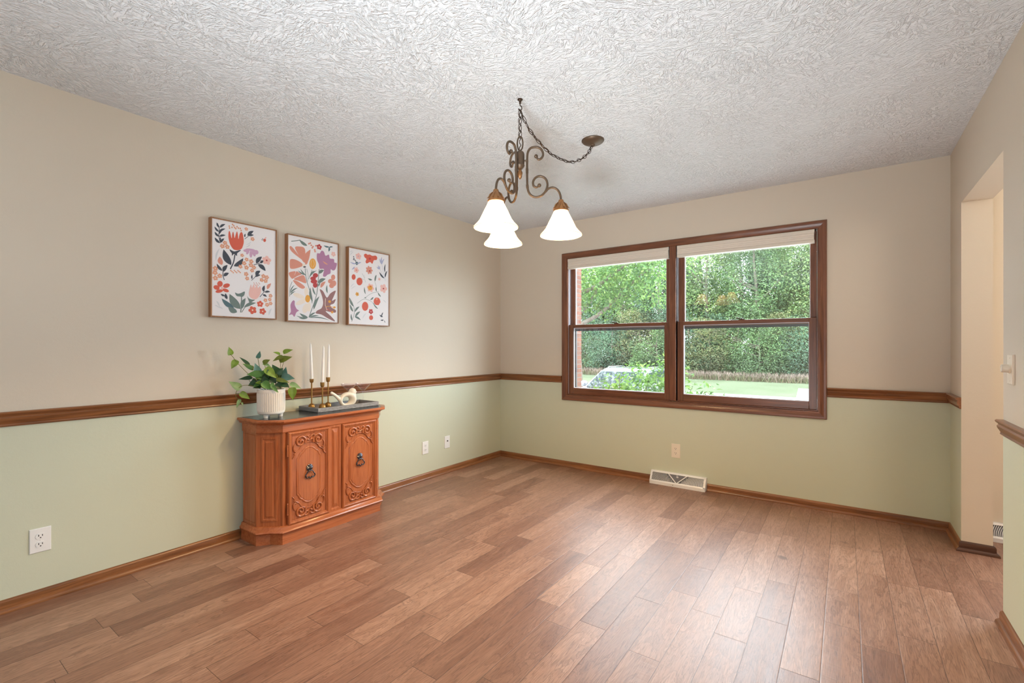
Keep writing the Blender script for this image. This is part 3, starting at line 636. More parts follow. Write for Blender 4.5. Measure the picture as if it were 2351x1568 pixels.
PRINT_B = [
('L','G',147,535,88,566,22,0.15),('S','G',5,97,565,67,555,31,545),('E','S',159,551,6.3,1.1,0,-6.4),('E','S',177,543,6.3,1.1,0,-6.5),
('E','S',190,536,6.4,1.1,0,-6.5),('E','S',170,557,6.3,1.1,0,-6.4),('E','S',185,527,6.4,1.1,0,-6.5),('E','S',203,515,6.4,1.1,0,-6.5),
('E','S',206,504,6.4,1.1,0,-6.5),('E','S',212,546,6.4,1.1,0,-6.5),('F','R',238,542,24.2,5,'C'),('L','U',318,556,273,558,12.1,0.15),
('L','U',318,552,349,562,9.9,0.15),('L','U',318,556,313,521,14.3,0.15),('B','S',114,429,73,450,34,475,19,498,25,512,43,502,73,470),
('B','S',126,412,91,450,61,494,61,513,85,519,116,520,131,503,132,451),('L','S',134,402,171,512,38.5,0.15),('L','S',135,400,152,442,22,0.15),
('B','S',110,404,79,420,43,426,22,416,21,371,31,358,67,366,113,389),('E','C',121,396,11.1,1.6,0,-9.3),('E','D',127,384,10.5,1.5,0,-5.8),
('B','S',40,290,19,309,15,330,44,342,61,343,54,319),('B','S',44,294,58,325,68,346,88,339,106,330,73,313),
('B','S',49,289,79,310,121,325,139,283,132,271,85,282),('B','S',42,281,79,277,129,247,113,230,76,244),('E','Y',188,415,25.6,3.7,0,-37.7),
('S','C',1.5,181,441,174,410,182,388),('S','C',1.5,193,443,200,414,191,389),
('B','V',219,470,223,495,242,496,256,518,275,514,288,487,315,500,323,473,356,473,360,449,381,445,369,401,349,388,330,395,328,365,303,351,286,335,267,340,276,388,242,387,235,419,222,444),
('L','T',308,426,265,447,9.9,0.15),('E','R',209,335,20.7,2.6,0,-16.6),('E','R',191,311,21.8,2.6,0,-14.1),('E','R',198,291,25.7,2.9,0,-15.3),
('E','R',207,266,18,1.9,0,-18.9),('E','S',350,338,17.3,2.1,0,-20.8),('E','S',328,307,20.5,2.3,0,-17.1),('E','S',357,295,18.7,2.1,0,-22.1),
('E','S',338,276,20.6,2.2,0,-18.3),('S','G',4.5,131,375,141,295,170,210,184,135),('S','G',3,184,373,172,340,157,303),
('S','G',5,238,384,227,275,214,185,159,34),('S','G',2.5,143,374,154,326,149,284),('L','G',135,329,78,353,9.9,0.15),('L','G',139,324,96,367,9.9,0.15),
('L','G',160,314,219,372,9.9,0.15),('L','G',166,327,200,368,7.7,0.15),('L','G',187,146,170,246,19.8,0.15),('L','G',211,195,187,253,12.1,0.15),
('L','G',195,91,240,190,20.9,0.15),('L','G',230,284,289,321,25.3,0.15),('L','G',235,352,276,382,22,0.15),('L','G',232,258,248,289,11,0.15),
('L','G',22,195,55,252,7.7,0.15),('L','G',22,190,77,234,9.9,0.15),('L','G',22,177,61,209,7.7,0.15),('L','G',303,216,301,278,13.2,0.15),
('L','S',248,252,289,301,23.1,0.15),('S','G',3,19,168,21,225,37,272),('E','C',85,179,41.3,-10.6,-5.4,-14.5),('E','C',140,213,14.9,1.4,0,-32),
('E','C',103,139,40.1,20.8,7.2,-14.1),('E','C',135,97,21,-5.8,-12.7,-33.5),('E','C',159,109,13.8,1,0,-35.1),('E','Y',150,165,18.8,1.6,0,-26.8),
('B','B',242,239,268,229,288,197,303,186,328,219,371,243,357,203,340,165,371,181,357,148,328,134,336,116,371,99,367,80,321,83,288,86,328,55,367,15,308,34,255,60,212,66,222,86,255,105,269,142,261,189),
('S','C',3.5,288,179,286,131,301,93),('E','Y',321,158,10.9,0.8,0,-9.7),('S','Y',3.5,288,118,321,124,356,116),('E','Y',360,118,11.1,0.8,0,-8),
('E','Y',342,82,10.3,0.6,0,-9.2),('S','O',3.5,295,107,318,94,342,83),('B','V',42,143,55,140,56,114,70,87,86,78,67,64,53,33,37,48,15,44,28,67,25,112),
('L','G',152,34,90,60,17.6,0.15),('L','G',152,31,67,41,9.9,0.15),('L','G',149,29,84,27,7.7,0.15),('L','G',159,34,211,73,13.2,0.15),
('L','G',162,32,236,50,11,0.15),('L','G',165,30,323,20,7.7,0.15),('F','P',352,509,22,5,'C'),
]
PRINT_C = [
('F','P',94,532,30.8,5,'M'),
('B','O',146,554,164,564,179,558,201,563,225,556,256,563,272,552,266,530,239,523,225,493,203,504,172,488,160,501,168,523,150,535),
('E','R',201,530,11.2,1.7,0,-9.2),('E','D',51,522,4.5,0.7,0,-5.1),('E','D',54,510,4.5,0.7,0,-5.1),('E','D',60,499,4.5,0.7,0,-5.1),
('E','D',69,493,4.5,0.7,0,-5.1),('E','D',50,501,4.5,0.7,0,-5.1),('F','U',79,476,16.5,5,'C'),('L','K',75,472,19,477,9.9,0.15),
('L','K',83,470,121,489,9.9,0.15),('L','K',60,448,34,422,9.9,0.15),('L','K',318,501,297,548,11,0.15),('L','K',318,501,318,564,12.1,0.15),
('L','K',318,501,343,552,11,0.15),('L','K',299,459,266,476,9.9,0.15),('L','K',299,459,280,491,9.9,0.15),('L','K',299,459,297,488,7.7,0.15),
('S','K',2,318,507,337,425,356,373),('S','K',2,299,461,330,411),('L','D',350,439,355,511,12.1,0.15),('L','D',351,398,373,457,14.3,0.15),
('L','D',344,391,292,438,15.4,0.15),('F','P',75,423,26.4,5,'O'),('F','S',195,439,38.5,7,'T'),('E','R',199,433,8,1,0,-6.6),
('E','O',51,367,18,2.2,0,-21.7),('E','O',104,339,27.7,3.1,0,-30.3),('F','P',207,300,40.7,6,'Y'),('E','Y',204,300,22.5,2.3,0,-19.8),
('E','O',207,310,6.4,0.7,0,-5.3),('F','P',335,308,42.9,5,'T'),('E','R',335,306,7.6,0.8,0,-6.1),('F','P',293,379,14.3,5,'T'),
('F','Y',83,239,18.7,5,'D'),('F','O',272,198,37.4,6,'R'),('E','O',270,198,33.1,2.6,0,-30.8),('E','T',268,216,8.2,0.7,0,-8),
('E','O',156,150,29.9,2.1,0,-35.9),('F','R',211,112,25.3,5,'P'),('E','O',213,64,19.3,1,0,-19.2),('S','G',3.5,34,25,59,103,38,171,12,206),
('L','G',54,139,11,205,16.5,0.15),('L','G',47,101,19,156,17.6,0.15),('L','G',60,101,104,145,16.5,0.15),('L','G',64,63,111,107,18.7,0.15),
('L','G',60,64,115,40,16.5,0.15),('L','G',38,30,29,85,13.2,0.15),('L','G',160,245,150,302,11,0.15),('L','G',223,365,182,372,14.3,0.15),
('L','G',252,356,266,411,14.3,0.15),('L','G',266,274,262,317,11,0.15),('L','G',309,238,276,275,12.1,0.15),('L','G',235,230,203,204,12.1,0.15),
('L','G',168,217,148,220,6.6,0.15),('L','G',280,138,231,186,11,0.15),('S','G',2,83,168,144,205,215,192,264,142),('S','G',2,284,278,215,256,148,212),
('S','G',2,256,408,246,367,264,316),('S','G',1.5,129,405,148,369,161,338),('S','G',1.5,121,366,144,355),('S','G',1.5,144,394,156,370),
('L','D',329,77,295,91,13.2,0.15),('L','D',315,78,332,114,9.9,0.15),('L','D',337,52,304,49,9.9,0.15),('L','D',353,30,343,50,6.6,0.15),
('L','W',23,284,60,320,5.5,0.15),('L','W',30,272,75,302,4.4,0.15),('L','W',136,55,175,103,4.4,0.15),('L','W',129,48,160,96,3.3,0.15),
('L','W',330,214,364,189,7.7,0.15),('L','W',16,524,53,562,5.5,0.15),('L','W',16,549,45,567,4.4,0.15),
]

def print_art(items, t):
    keys = list(INK); b = MB(); lay = [0]
    def poly(key, pts):
        b.mi = keys.index(key); lay[0] += 1; x = 0.0286 + 0.0000022*lay[0]
        pts = [(min(max(p[0], 9), 386), min(max(p[1], 9), 584)) for p in pts]
        b.add([(x, p[0]/1000, p[1]/1000) for p in pts], [tuple(range(len(pts)))])
    for it in items:
        k = it[0]; c = it[1]
        if k == 'E':
            cx, cy, ax, ay, bx, by = it[2:]; poly(c, [(cx+ax*math.cos(a)+bx*math.sin(a), cy+ay*math.cos(a)+by*math.sin(a)) for a in [2*PI*i/14 for i in range(14)]])
        elif k == 'L':
            p0 = Vector((it[2], it[3])); p1 = Vector((it[4], it[5])); d = p1-p0; n = Vector((-d.y, d.x)).normalized(); w = it[6]/2; bend = it[7]*d.length*0.5
            A = []; Bq = []
            for i in range(9):
                s = i/8; q = p0+d*s+n*bend*math.sin(PI*s); h = w*math.sin(PI*s**0.85)**0.9
                A.append(q+n*h); Bq.append(q-n*h)
            poly(c, [tuple(p) for p in A] + [tuple(p) for p in Bq[-2:0:-1]])
        elif k == 'S':
            w = it[2]/2; q = smooth_open([Vector((it[i], it[i+1], 0)) for i in range(3, len(it), 2)], 5); A = []; Bq = []
            for i, p in enumerate(q):
                d = q[min(i+1, len(q)-1)] - q[max(i-1, 0)]; n = Vector((-d.y, d.x, 0)).normalized(); A.append(p+n*w); Bq.append(p-n*w)
            for i in range(len(q)-1): poly(c, [A[i][:2], A[i+1][:2], Bq[i+1][:2], Bq[i][:2]]); lay[0] -= 1
            lay[0] += 1
        elif k == 'B':
            poly(c, [p[:2] for p in smooth_closed([(it[i], it[i+1], 0) for i in range(2, len(it), 2)], 3)])
        elif k == 'F':
            cx, cy, rad, n, cc = it[2:]; rad *= 0.88; ph = (cx*7+cy*3) % 6
            for i in range(n):
                a = ph + 2*PI*i/n; d = Vector((math.cos(a), math.sin(a))); m = Vector((-d.y, d.x))
                poly(c, [tuple(Vector((cx, cy)) + d*(rad*0.56+rad*0.44*math.cos(s)) + m*(rad*0.5*min(1, 2.4/n*1.7)*math.sin(s))) for s in [2*PI*j/9 for j in range(9)]])
            poly(cc, [(cx+rad*0.2*math.cos(a), cy+rad*0.2*math.sin(a)) for a in [2*PI*j/8 for j in range(8)]])
    return b.build('printed_flowers', [M['ink_'+k] for k in keys], t, fix=False)
def framed(y0, z0, items, label):
    t = thing('framed_print', (0.0004, y0, z0), label, 'wall art', 'three floral prints on the left wall'); w, h, d = 0.396, 0.593, 0.034
    b = MB()
    for q in ((0, 0.007, 0, h), (w-0.007, w, 0, h), (0.007, w-0.007, 0, 0.007), (0.007, w-0.007, h-0.007, h)): b.box(0.0, d, q[0], q[1], q[2], q[3])
    b.build('frame', M['frame_wood'], t, bevel=0.0012)
    b = MB(); b.box(0.004, 0.0284, 0.007, w-0.007, 0.007, h-0.007); cv = b.build('canvas', M['paper'], t)
    print_art(items, cv)
framed(-2.902, 1.375, PRINT_A, 'framed floral print with a large red tulip, hung nearest the camera of the three')
framed(-2.436, 1.368, PRINT_B, 'framed floral print with pink poppies and a mauve bloom, middle of the three')
framed(-1.961, 1.363, PRINT_C, 'framed floral print of small scattered red and peach blossoms, nearest the corner')
# ------------------------------------------------------------------ chandelier
HKX, HKY = 1.762, -2.186
CH = thing('chandelier', (HKX, HKY, 0), 'bronze three-arm swag chandelier with lit white bell glass shades', 'chandelier')
A0 = R(31.1)
b = MB(); b.lathe([(0.001,H),(0.0135,H),(0.0135,H-0.003),(0.007,H-0.008),(0.0045,H-0.016),(0.006,H-0.020),(0.003,H-0.024)], 20)
hk = [(0,0,H-0.022),(0.001,0,H-0.032),(0.009,0,H-0.040),(0.010,0,H-0.052),(0.002,0,H-0.058),(-0.007,0,H-0.052),(-0.009,0,H-0.044)]
b.tube(smooth_open(hk, 4), 0.0024, 8); b.build('ceiling_hook', M['dark_metal'], CH, smooth=45)
CNX, CNY = 1.855-HKX, -1.547-HKY
b = MB(); b.lathe([(0.067,H),(0.067,H-0.004),(0.060,H-0.013),(0.042,H-0.022),(0.020,H-0.027),(0.013,H-0.029),(0.011,H-0.036),(0.004,H-0.040),(0.001,H-0.040)], 40, CNX, CNY); b.build('canopy', M['bronze'], CH, smooth=40)
def link(b, c, d, n, ln=0.020, wd=0.0095, wire=0.0017):
    d = d.normalized(); n = (n - d*n.dot(d)).normalized()
    b.tube([c + d*ln*math.cos(a) + n*wd*math.sin(a) for a in [2*PI*i/14 for i in range(14)]], wire, 6, True)
b = MB(); z = H-0.074; i = 0
while z > 2.262:
    link(b, Vector((0,0,z)), Vector((0,0,1)), Vector((1,0,0)) if i % 2 else Vector((0.3,1,0))); z -= 0.034; i += 1
b.build('drop_chain', M['dark_metal'], CH, smooth=60)
sw = [(0,2.385),(0.117,2.308),(0.315,2.250),(0.457,2.236),(0.652,2.245),(0.812,2.291),(0.93,2.352),(0.985,2.402)]
path = smooth_open([(CNX*s, CNY*s, z) for s, z in sw], 14)
L = [0]
for p, q in zip(path[:-1], path[1:]): L.append(L[-1] + (q-p).length)
def along(d):
    for i in range(len(L)-1):
        if L[i+1] >= d:
            t = (d-L[i])/max(1e-9, L[i+1]-L[i]); return path[i].lerp(path[i+1], t), (path[i+1]-path[i]).normalized()
    return path[-1], (path[-1]-path[-2]).normalized()
b = MB(); d = 0.014; i = 0
while d < L[-1]-0.006:
    p, tg = along(d); sd = tg.cross(Vector((0,0,1))).normalized(); link(b, p, tg, sd if i % 2 else tg.cross(sd) + sd*0.35); d += 0.034; i += 1
b.build('swag_chain', M['dark_metal'], CH, smooth=60)
b = MB(); cord = []
for k in range(70):
    p, tg = along(L[-1]*k/69); sd = tg.cross(Vector((0,0,1))).normalized(); cord.append(p + sd*0.004*math.sin(k*1.1) + Vector((0,0,0.003*math.cos(k*1.1))))
dn = [Vector((0.004*math.sin(k*1.2), 0.004*math.cos(k*1.2), 2.385-0.0065*k)) for k in range(1, 31)]
b.tube(cord[::-1] + dn, 0.0022, 6); b.build('cord', M['dark_metal'], CH, smooth=60)
b = MB(); b.tube([Vector((0.014*math.sin(a)*math.cos(A0), 0.014*math.sin(a)*math.sin(A0), 2.218+0.036*math.cos(a))) for a in [2*PI*k/22 for k in range(22)]], 0.0036, 8, True)
b.lathe([(0.006,2.168),(0.007,2.176),(0.0045,2.184),(0.004,2.186)], 12); b.build('hanging_loop', M['bronze'], CH, smooth=50)
b = MB(); b.lathe([(0.002,2.178),(0.014,2.177),(0.0195,2.172),(0.022,2.163),(0.022,2.112),(0.0235,2.108),(0.0215,2.101),(0.015,2.091),(0.009,2.087),(0.002,2.087)], 32); b.build('body', M['bronze'], CH, smooth=35)
b = MB(); rings = []                                    # twisted flame finial
for i in range(13):
    s = i/12; z = 2.088 - 0.050*s; r = 0.0115*math.sin(PI*(0.12+0.86*s))**0.8
    rings.append([((r+0.0016*math.cos(5*(a+s*2.2)))*math.cos(a), (r+0.0016*math.cos(5*(a+s*2.2)))*math.sin(a), z) for a in [2*PI*j/24 for j in range(24)]])
b.loft(rings); b.build('finial', M['bronze_cup'], CH, smooth=60)
K = 0.000529
def pz(X, Y): return ((X-562)*K*1.015, 2.475-K*Y)
main = [(712,612),(735,643),(765,628),(777,595),(764,553),(735,530),(700,524),(660,534),(636,568),(629,620),(628,700),(628,780),(629,860),(633,915),(650,963),(685,993),(725,997),(765,983),(797,950),(815,905),(816,865),(800,828),(768,805),(735,802),(702,820),(684,855),(690,893),(718,905),(742,888)]
second = [(800,950),(822,925),(850,913),(880,915),(910,934),(930,966),(940,1005),(943,1045)]
for k, ang in enumerate((A0, A0+R(120), A0+R(240))):
    ca, sa = math.cos(ang), math.sin(ang)
    def P3(q): r, z = pz(*q); return Vector((r*ca, r*sa, z))
    b = MB(); q = smooth_open([P3(p) for p in main], 5); n = len(q)
    rad = [0.0058*min(1.0, 0.72+6*min(i, n-1-i)/n) + (0.0012 if 52 <= i <= 54 or 62 <= i <= 64 else 0) for i in range(n)]
    b.tube(q, rad, 10); b.ball(q[0], 0.0098); b.ball(q[-1], 0.0098)
    b.tube(smooth_open([P3(p) for p in second], 5), 0.0056, 10)
    st = P3((590, 650)); b.tube([P3((575, 650)), P3((632, 650))], 0.0045, 8)
    arm = b.build('arm', M['bronze'], CH, smooth=50)
    lx, ly = P3((943, 1000)).x, P3((943, 1000)).y
    b = MB(); b.lathe([(0.004,1.932),(0.011,1.930),(0.014,1.922),(0.016,1.914),(0.026,1.904),(0.033,1.892),(0.0365,1.880),(0.0385,1.874),(0.036,1.872),(0.030,1.876)], 28, lx, ly)
    for j in range(8):                                   # leaf petals round the cup
        a = 2*PI*j/8 + 0.2; d = Vector((math.cos(a), math.sin(a), 0)); c = Vector((lx, ly, 0))
        b.tube([c+d*0.016+Vector((0,0,1.917)), c+d*0.028+Vector((0,0,1.905)), c+d*0.0355+Vector((0,0,1.890)), c+d*0.0445+Vector((0,0,1.884))], [0.003,0.0065,0.006,0.0012], 8, False, 0.5)
    b.build('socket_cup', M['bronze_cup'], arm, smooth=45)
    prof = [(0.033,1.880),(0.0345,1.872),(0.042,1.856),(0.051,1.838),(0.060,1.820),(0.068,1.803),(0.0745,1.790),(0.0765,1.786),(0.0785,1.7845),(0.085,1.776),(0.0935,1.7665),(0.100,1.7595),(0.1035,1.755),(0.104,1.7525),(0.1022,1.751)]
    b = MB(); b.lathe(prof, 48, lx, ly, False); b.tube([Vector((lx+0.1028*math.cos(a), ly+0.1028*math.sin(a), 1.752)) for a in [2*PI*j/48 for j in range(48)]], 0.0016, 6, True)
    b.build('lamp_shade', M['lamp_glass'], arm, smooth=60)
    b = MB(); b.lathe([(0.012,1.872),(0.013,1.846),(0.020,1.832),(0.0275,1.815),(0.029,1.803),(0.026,1.789),(0.017,1.779),(0.004,1.775),(0.0005,1.775)], 24, lx, ly); b.build('bulb', M['bulb'], arm, smooth=60)

# ------------------------------------------------------------------ cabinet
CB = thing('console_cabinet', (0.0, -2.263, 0.0), 'carved cherry console cabinet with two doors against the left wall', 'cabinet')
def plan(fx, hf, dx=0.112, dy=0.103, bx=0.030, dip=0.0):
    pts = [(bx, -(hf+dy)), (fx-dx, -(hf+dy))]
    if dip: pts.append((fx-dx/2-dip, -(hf+dy/2)+dip))
    pts += [(fx, -hf), (fx, hf)]
    if dip: pts.append((fx-dx/2-dip, hf+dy/2-dip))
    pts += [(fx-dx, hf+dy), (bx, hf+dy)]
    return pts
def stack(levels, **kw):
    b = MB(); b.loft([[(p[0], p[1], z) for p in plan(fx, hf, **kw)] for fx, hf, z in levels], True, True); return b
CHY = M['cherry_y']; CHZ = M['cherry_z']
stack([(0.326,0.3635,0.0),(0.326,0.3635,0.066)], dip=0.010).build('plinth', CHY, CB)
stack([(0.330,0.366,0.064),(0.341,0.371,0.068),(0.346,0.3735,0.076),(0.343,0.372,0.084),(0.334,0.366,0.090),(0.330,0.364,0.096),(0.327,0.362,0.103),(0.318,0.358,0.108)], dip=0.010).build('base_moulding', CHY, CB, smooth=50)
stack([(0.306,0.352,0.104),(0.306,0.352,0.700)]).build('carcass', CHZ, CB)
stack([(0.317,0.357,0.674),(0.320,0.358,0.680),(0.320,0.358,0.722),(0.324,0.360,0.726)]).build('frieze', CHY, CB)
TOP = stack([(0.322,0.358,0.722),(0.332,0.362,0.725),(0.338,0.364,0.731),(0.350,0.369,0.737),(0.362,0.3745,0.741),(0.3645,0.3755,0.747),(0.361,0.374,0.753),(0.356,0.372,0.755)], bx=0.002, dx=0.125).build('top', CHY, CB, smooth=40)
b = MB(); b.loft([[(p[0], p[1], z) for p in plan(0.335, 0.362, 0.118, 0.092, 0.02)] for z in (0.7535, 0.7562)], True, True); b.build('slate_inset', M['slate'], TOP)
for s in (-1, 1):
    # front corner posts (rounded) and flat stiles
    b = MB(); b.tube([(0.303, s*0.3475, 0.108), (0.303, s*0.3475, 0.674)], 0.0115, 16); b.build('corner_post', CHZ, CB, smooth=50)
    # chamfered face: fluted panel with mitred surround
    a = Vector((0.306, s*0.352, 0)); c = Vector((0.306-0.112, s*0.455, 0)); d = (c-a).normalized(); nrm = Vector((0.103, s*0.112, 0)).normalized(); Lc = (c-a).length
    def cp(u, z, o): return a + d*u + nrm*o + Vector((0,0,z))
    def ring(u0, u1, z0, z1, o): return [cp(u0,z0,o), cp(u1,z0,o), cp(u1,z1,o), cp(u0,z1,o)]
    b = MB(); b.loft([ring(0.030,Lc-0.030,0.138,0.648,0.0), ring(0.032,Lc-0.032,0.140,0.646,0.004), ring(0.040,Lc-0.040,0.150,0.636,0.004), ring(0.044,Lc-0.044,0.154,0.632,0.001), ring(0.052,Lc-0.052,0.164,0.622,0.001), ring(0.057,Lc-0.057,0.169,0.617,0.005), ring(0.060,Lc-0.060,0.172,0.614,0.005)], True, True)
    b.build('canted_panel', CHZ, CB)
    # side: beaded rectangle
    b = MB(); y = s*0.4545
    q = [(0.045, y, 0.128), (0.182, y, 0.128), (0.182, y, 0.660), (0.045, y, 0.660)]; b.tube(q, 0.0035, 8, True); b.build('side_bead', CHZ, CB)
# centre stile
b = MB()
def rr(x, y0, y1, z0, z1): return [(x,y0,z0),(x,y1,z0),(x,y1,z1),(x,y0,z1)]
b.loft([rr(0.306,-0.0445,0.0445,0.106,0.673), rr(0.319,-0.0445,0.0445,0.106,0.673), rr(0.319,-0.030,0.030,0.118,0.661), rr(0.314,-0.026,0.026,0.124,0.655), rr(0.314,-0.022,0.022,0.130,0.649), rr(0.322,-0.010,0.010,0.152,0.627), rr(0.322,-0.008,0.008,0.154,0.625)], True, True)
b.build('centre_stile', CHZ, CB)
def mirror(p): return p + [(-u, v) for u, v in p[::-1] if u > 1e-6]
def door(yc, hinge_side):
    hw, hz, zc = 0.1400, 0.284, 0.3885
    b = MB(); rings = [rr(0.306, yc-hw, yc+hw, zc-hz, zc+hz)]
    for o, x in ((0.0,0.322),(0.003,0.330),(0.010,0.333),(0.016,0.330),(0.019,0.325),(0.024,0.3245),(0.026,0.320),(0.028,0.3185)):
        rings.append(rr(x, yc-hw+o, yc+hw-o, zc-hz+o, zc+hz-o))
    b.loft(rings, True, True); D = b.build('door', CHZ, CB)
    # carved relief
    b = MB(); X0 = 0.3183; iw, ih = hw-0.027, hz-0.027
    half = [(0,0.178),(0.024,0.172),(0.044,0.156),(0.049,0.147),(0.057,0.147),(0.067,0.134),(0.073,0.120),(0.082,0.112),(0.082,0.0)]
    up = half; dn = [(u, -v) for u, v in half[::-1]][1:]
    outline = up + dn + [(-u, -v) for u, v in up[1:]] + [(-u, v) for u, v in up[::-1]][1:-1]
    rings = []
    for s, x in ((1.03,X0),(1.0,X0+0.0045),(0.965,X0+0.0055),(0.93,X0+0.0045),(0.90,X0+0.0025),(0.885,X0+0.0025),(0.865,X0+0.0048),(0.84,X0+0.0048)):
        sv = 1 - (1-s)*0.55 if s < 1 else 1 + (s-1)*0.5
        rings.append([(x, yc+u*s, zc+v*sv) for u, v in outline])
    b.loft(rings, True, True)
    arch = [(-iw,0.118),(-0.103,0.126),(-0.094,0.147),(-0.080,0.157),(-0.068,0.165),(-0.055,0.186),(-0.032,0.201),(0,0.207),(0.032,0.201),(0.055,0.186),(0.068,0.165),(0.080,0.157),(0.094,0.147),(0.103,0.126),(iw,0.118)]
    for sg in (1, -1):
        A = [v for v in smooth_open([(0, u, w) for u, w in arch], 3)]
        pl = [(p.y, p.z) for p in A]
        low = [(X0, yc+u, zc+sg*v) for u, v in pl]; n = len(low)
        vs = []; fs = []                                  # plate above the arch
        for (u, v) in pl:
            vs += [(X0+0.0035, yc+u, zc+sg*v), (X0+0.0035, yc+u, zc+sg*ih), (X0, yc+u, zc+sg*(v-0.002))]
        for i in range(n-1):
            fs += [(3*i, 3*i+1, 3*i+4, 3*i+3), (3*i+2, 3*i, 3*i+3, 3*i+5)]
        b.add(vs, fs)
        b.tube([(X0+0.0042, yc+u, zc+sg*v) for u, v in pl], 0.0036, 8)
        for s in (1, -1):                                 # scrolls
            sp = []; rad = []; cu, cv, r0 = 0.059, 0.2165, 0.032
            for i in range(44):
                f = i/43; a = R(205) - f*2*PI*1.45; r = r0*(1-f)**0.85 + 0.0045
                sp.append((X0+0.0062+0.002*f, yc+s*(cu+r*math.cos(a)), zc+sg*(cv+r*math.sin(a)))); rad.append(0.0072-0.0018*f)
            b.tube(sp, rad, 8); b.ball(sp[-1], 0.0078)
            tail = [(0.032,0.206),(0.026,0.221),(0.014,0.226),(0.004,0.218)]
            b.tube(smooth_open([(X0+0.006, yc+s*u, zc+sg*v) for u, v in tail], 4), [0.0062]*13, 8)
            b.tube(smooth_open([(X0+0.006, yc+s*u, zc+sg*v) for u, v in [(0.040,0.240),(0.026,0.250),(0.010,0.245),(0.003,0.234)]], 4), 0.0055, 8)
            crl = [(0.094,0.206),(0.103,0.190),(0.103,0.170),(0.095,0.158),(0.088,0.166)]
            b.tube(smooth_open([(X0+0.0055, yc+s*u, zc+sg*v) for u, v in crl], 4), [0.0030+0.004*math.sin(PI*i/16) for i in range(17)], 8)
            b.ball((X0+0.0055, yc+s*0.099, zc+sg*0.145), 0.0055)
    b.build('carved_relief', CHZ, D, smooth=45)
    for z in (0.560, 0.205):
        b = MB(); y = yc + hinge_side*(hw+0.004); b.tube([(0.326, y, z-0.030), (0.326, y, z+0.030)], 0.0042, 10); b.ball((0.326, y, z+0.032), 0.005); b.ball((0.326, y, z-0.032), 0.005); b.build('hinge', M['dark_metal'] if False else CHZ, D, smooth=50)
    # drop pull: petalled rosette and ring
    b = MB(); zr = 0.432; xr = 0.3235
    b.M = Matrix.Translation((xr, yc, zr)) @ Matrix.Rotation(R(90), 4, 'Y')
    b.lathe([(0.004,0.0),(0.0195,0.0),(0.020,0.003),(0.016,0.006),(0.007,0.009),(0.001,0.010)], 24); b.M = None
    for i in range(12):
        a = 2*PI*i/12; c = Vector((xr+0.006, yc, zr)); d = Vector((0, math.cos(a), math.sin(a)))
        b.tube([c+d*0.004+Vector((0.004,0,0)), c+d*0.012+Vector((0.001,0,0)), c+d*0.0215+Vector((-0.003,0,0))], [0.0015,0.0038,0.0032], 6)
    b.ball((xr+0.011, yc, zr), 0.0042)
    b.tube([(xr+0.008, yc-0.010, zr-0.016), (xr+0.011, yc, zr-0.019), (xr+0.008, yc+0.010, zr-0.016)], 0.0045, 8)
    bail = [(0.007,-0.018),(0.018,-0.024),(0.0195,-0.033),(0.028,-0.041),(0.0295,-0.052),(0.021,-0.061),(0.010,-0.058),(0.005,-0.064),(0,-0.067)]
    bl = bail + [(-u, v) for u, v in bail[::-1]][1:]
    q = smooth_open([(xr+0.011+0.004*math.sin(i*0.4), yc+u, zr+v) for i, (u, v) in enumerate(bl)], 3); b.tube(q, 0.0036, 8)
    for u, v in ((0.023,-0.060),(-0.023,-0.060),(0.009,-0.057),(-0.009,-0.057),(0,-0.065),(0.029,-0.046),(-0.029,-0.046)): b.ball((xr+0.013, yc+u, zr+v), 0.0044)
    b.build('drop_pull', M['pewter'], D, smooth=50)
door(-0.1885, -1); door(0.1885, 1)

# ------------------------------------------------------------------ things on the cabinet
TRX, TRY, TRZ = 0.146, -2.106, 0.7563
TR = thing('serving_tray', (TRX, TRY, TRZ), 'grey washed wooden tray on top of the cabinet', 'tray')
w, l, h, tk = 0.116, 0.246, 0.033, 0.010
b = MB(); b.box(-w, w, -l, l, 0, 0.006); b.build('tray_bottom', M['tray'], TR)
b = MB()
for q in ((-w,-w+tk,-l,l),(w-tk,w,-l,l),(-w+tk,w-tk,-l,-l+tk),(-w+tk,w-tk,l-tk,l)): b.box(q[0], q[1], q[2], q[3], 0.006 if False else 0.0, h)
b.build('tray_rim', M['tray'], TR, bevel=0.0015)
TF = TRZ + 0.0062
def candlestick(x, y, zc0, zc1, label):
    """zc0 = underside of the cup, zc1 = rim"""
    hh = zc1 - TF; c = zc0 - TF; t = thing('candlestick', (x, y, TF), label, 'candle holder', 'brass candlesticks on the tray')
    b = MB(); b.lathe([(0.0215,0.0),(0.0225,0.003),(0.0225,0.018),(0.0205,0.028),(0.0160,0.036),(0.0095,0.041),(0.0050,0.043),(0.0048,0.046)], 32); b.build('foot', M['brass'], t, smooth=40)
    b = MB(); b.lathe([(0.0046,0.043),(0.0046,c+0.001)], 16); b.build('stem', M['brass'], t, smooth=40)
    b = MB(); b.lathe([(0.004,c),(0.0095,c+0.001),(0.0120,c+0.006),(0.0135,c+0.014),(0.0142,hh),(0.0125,hh),(0.0115,hh-0.010),(0.001,hh-0.010)], 28); b.build('candle_cup', M['brass'], t, smooth=40)
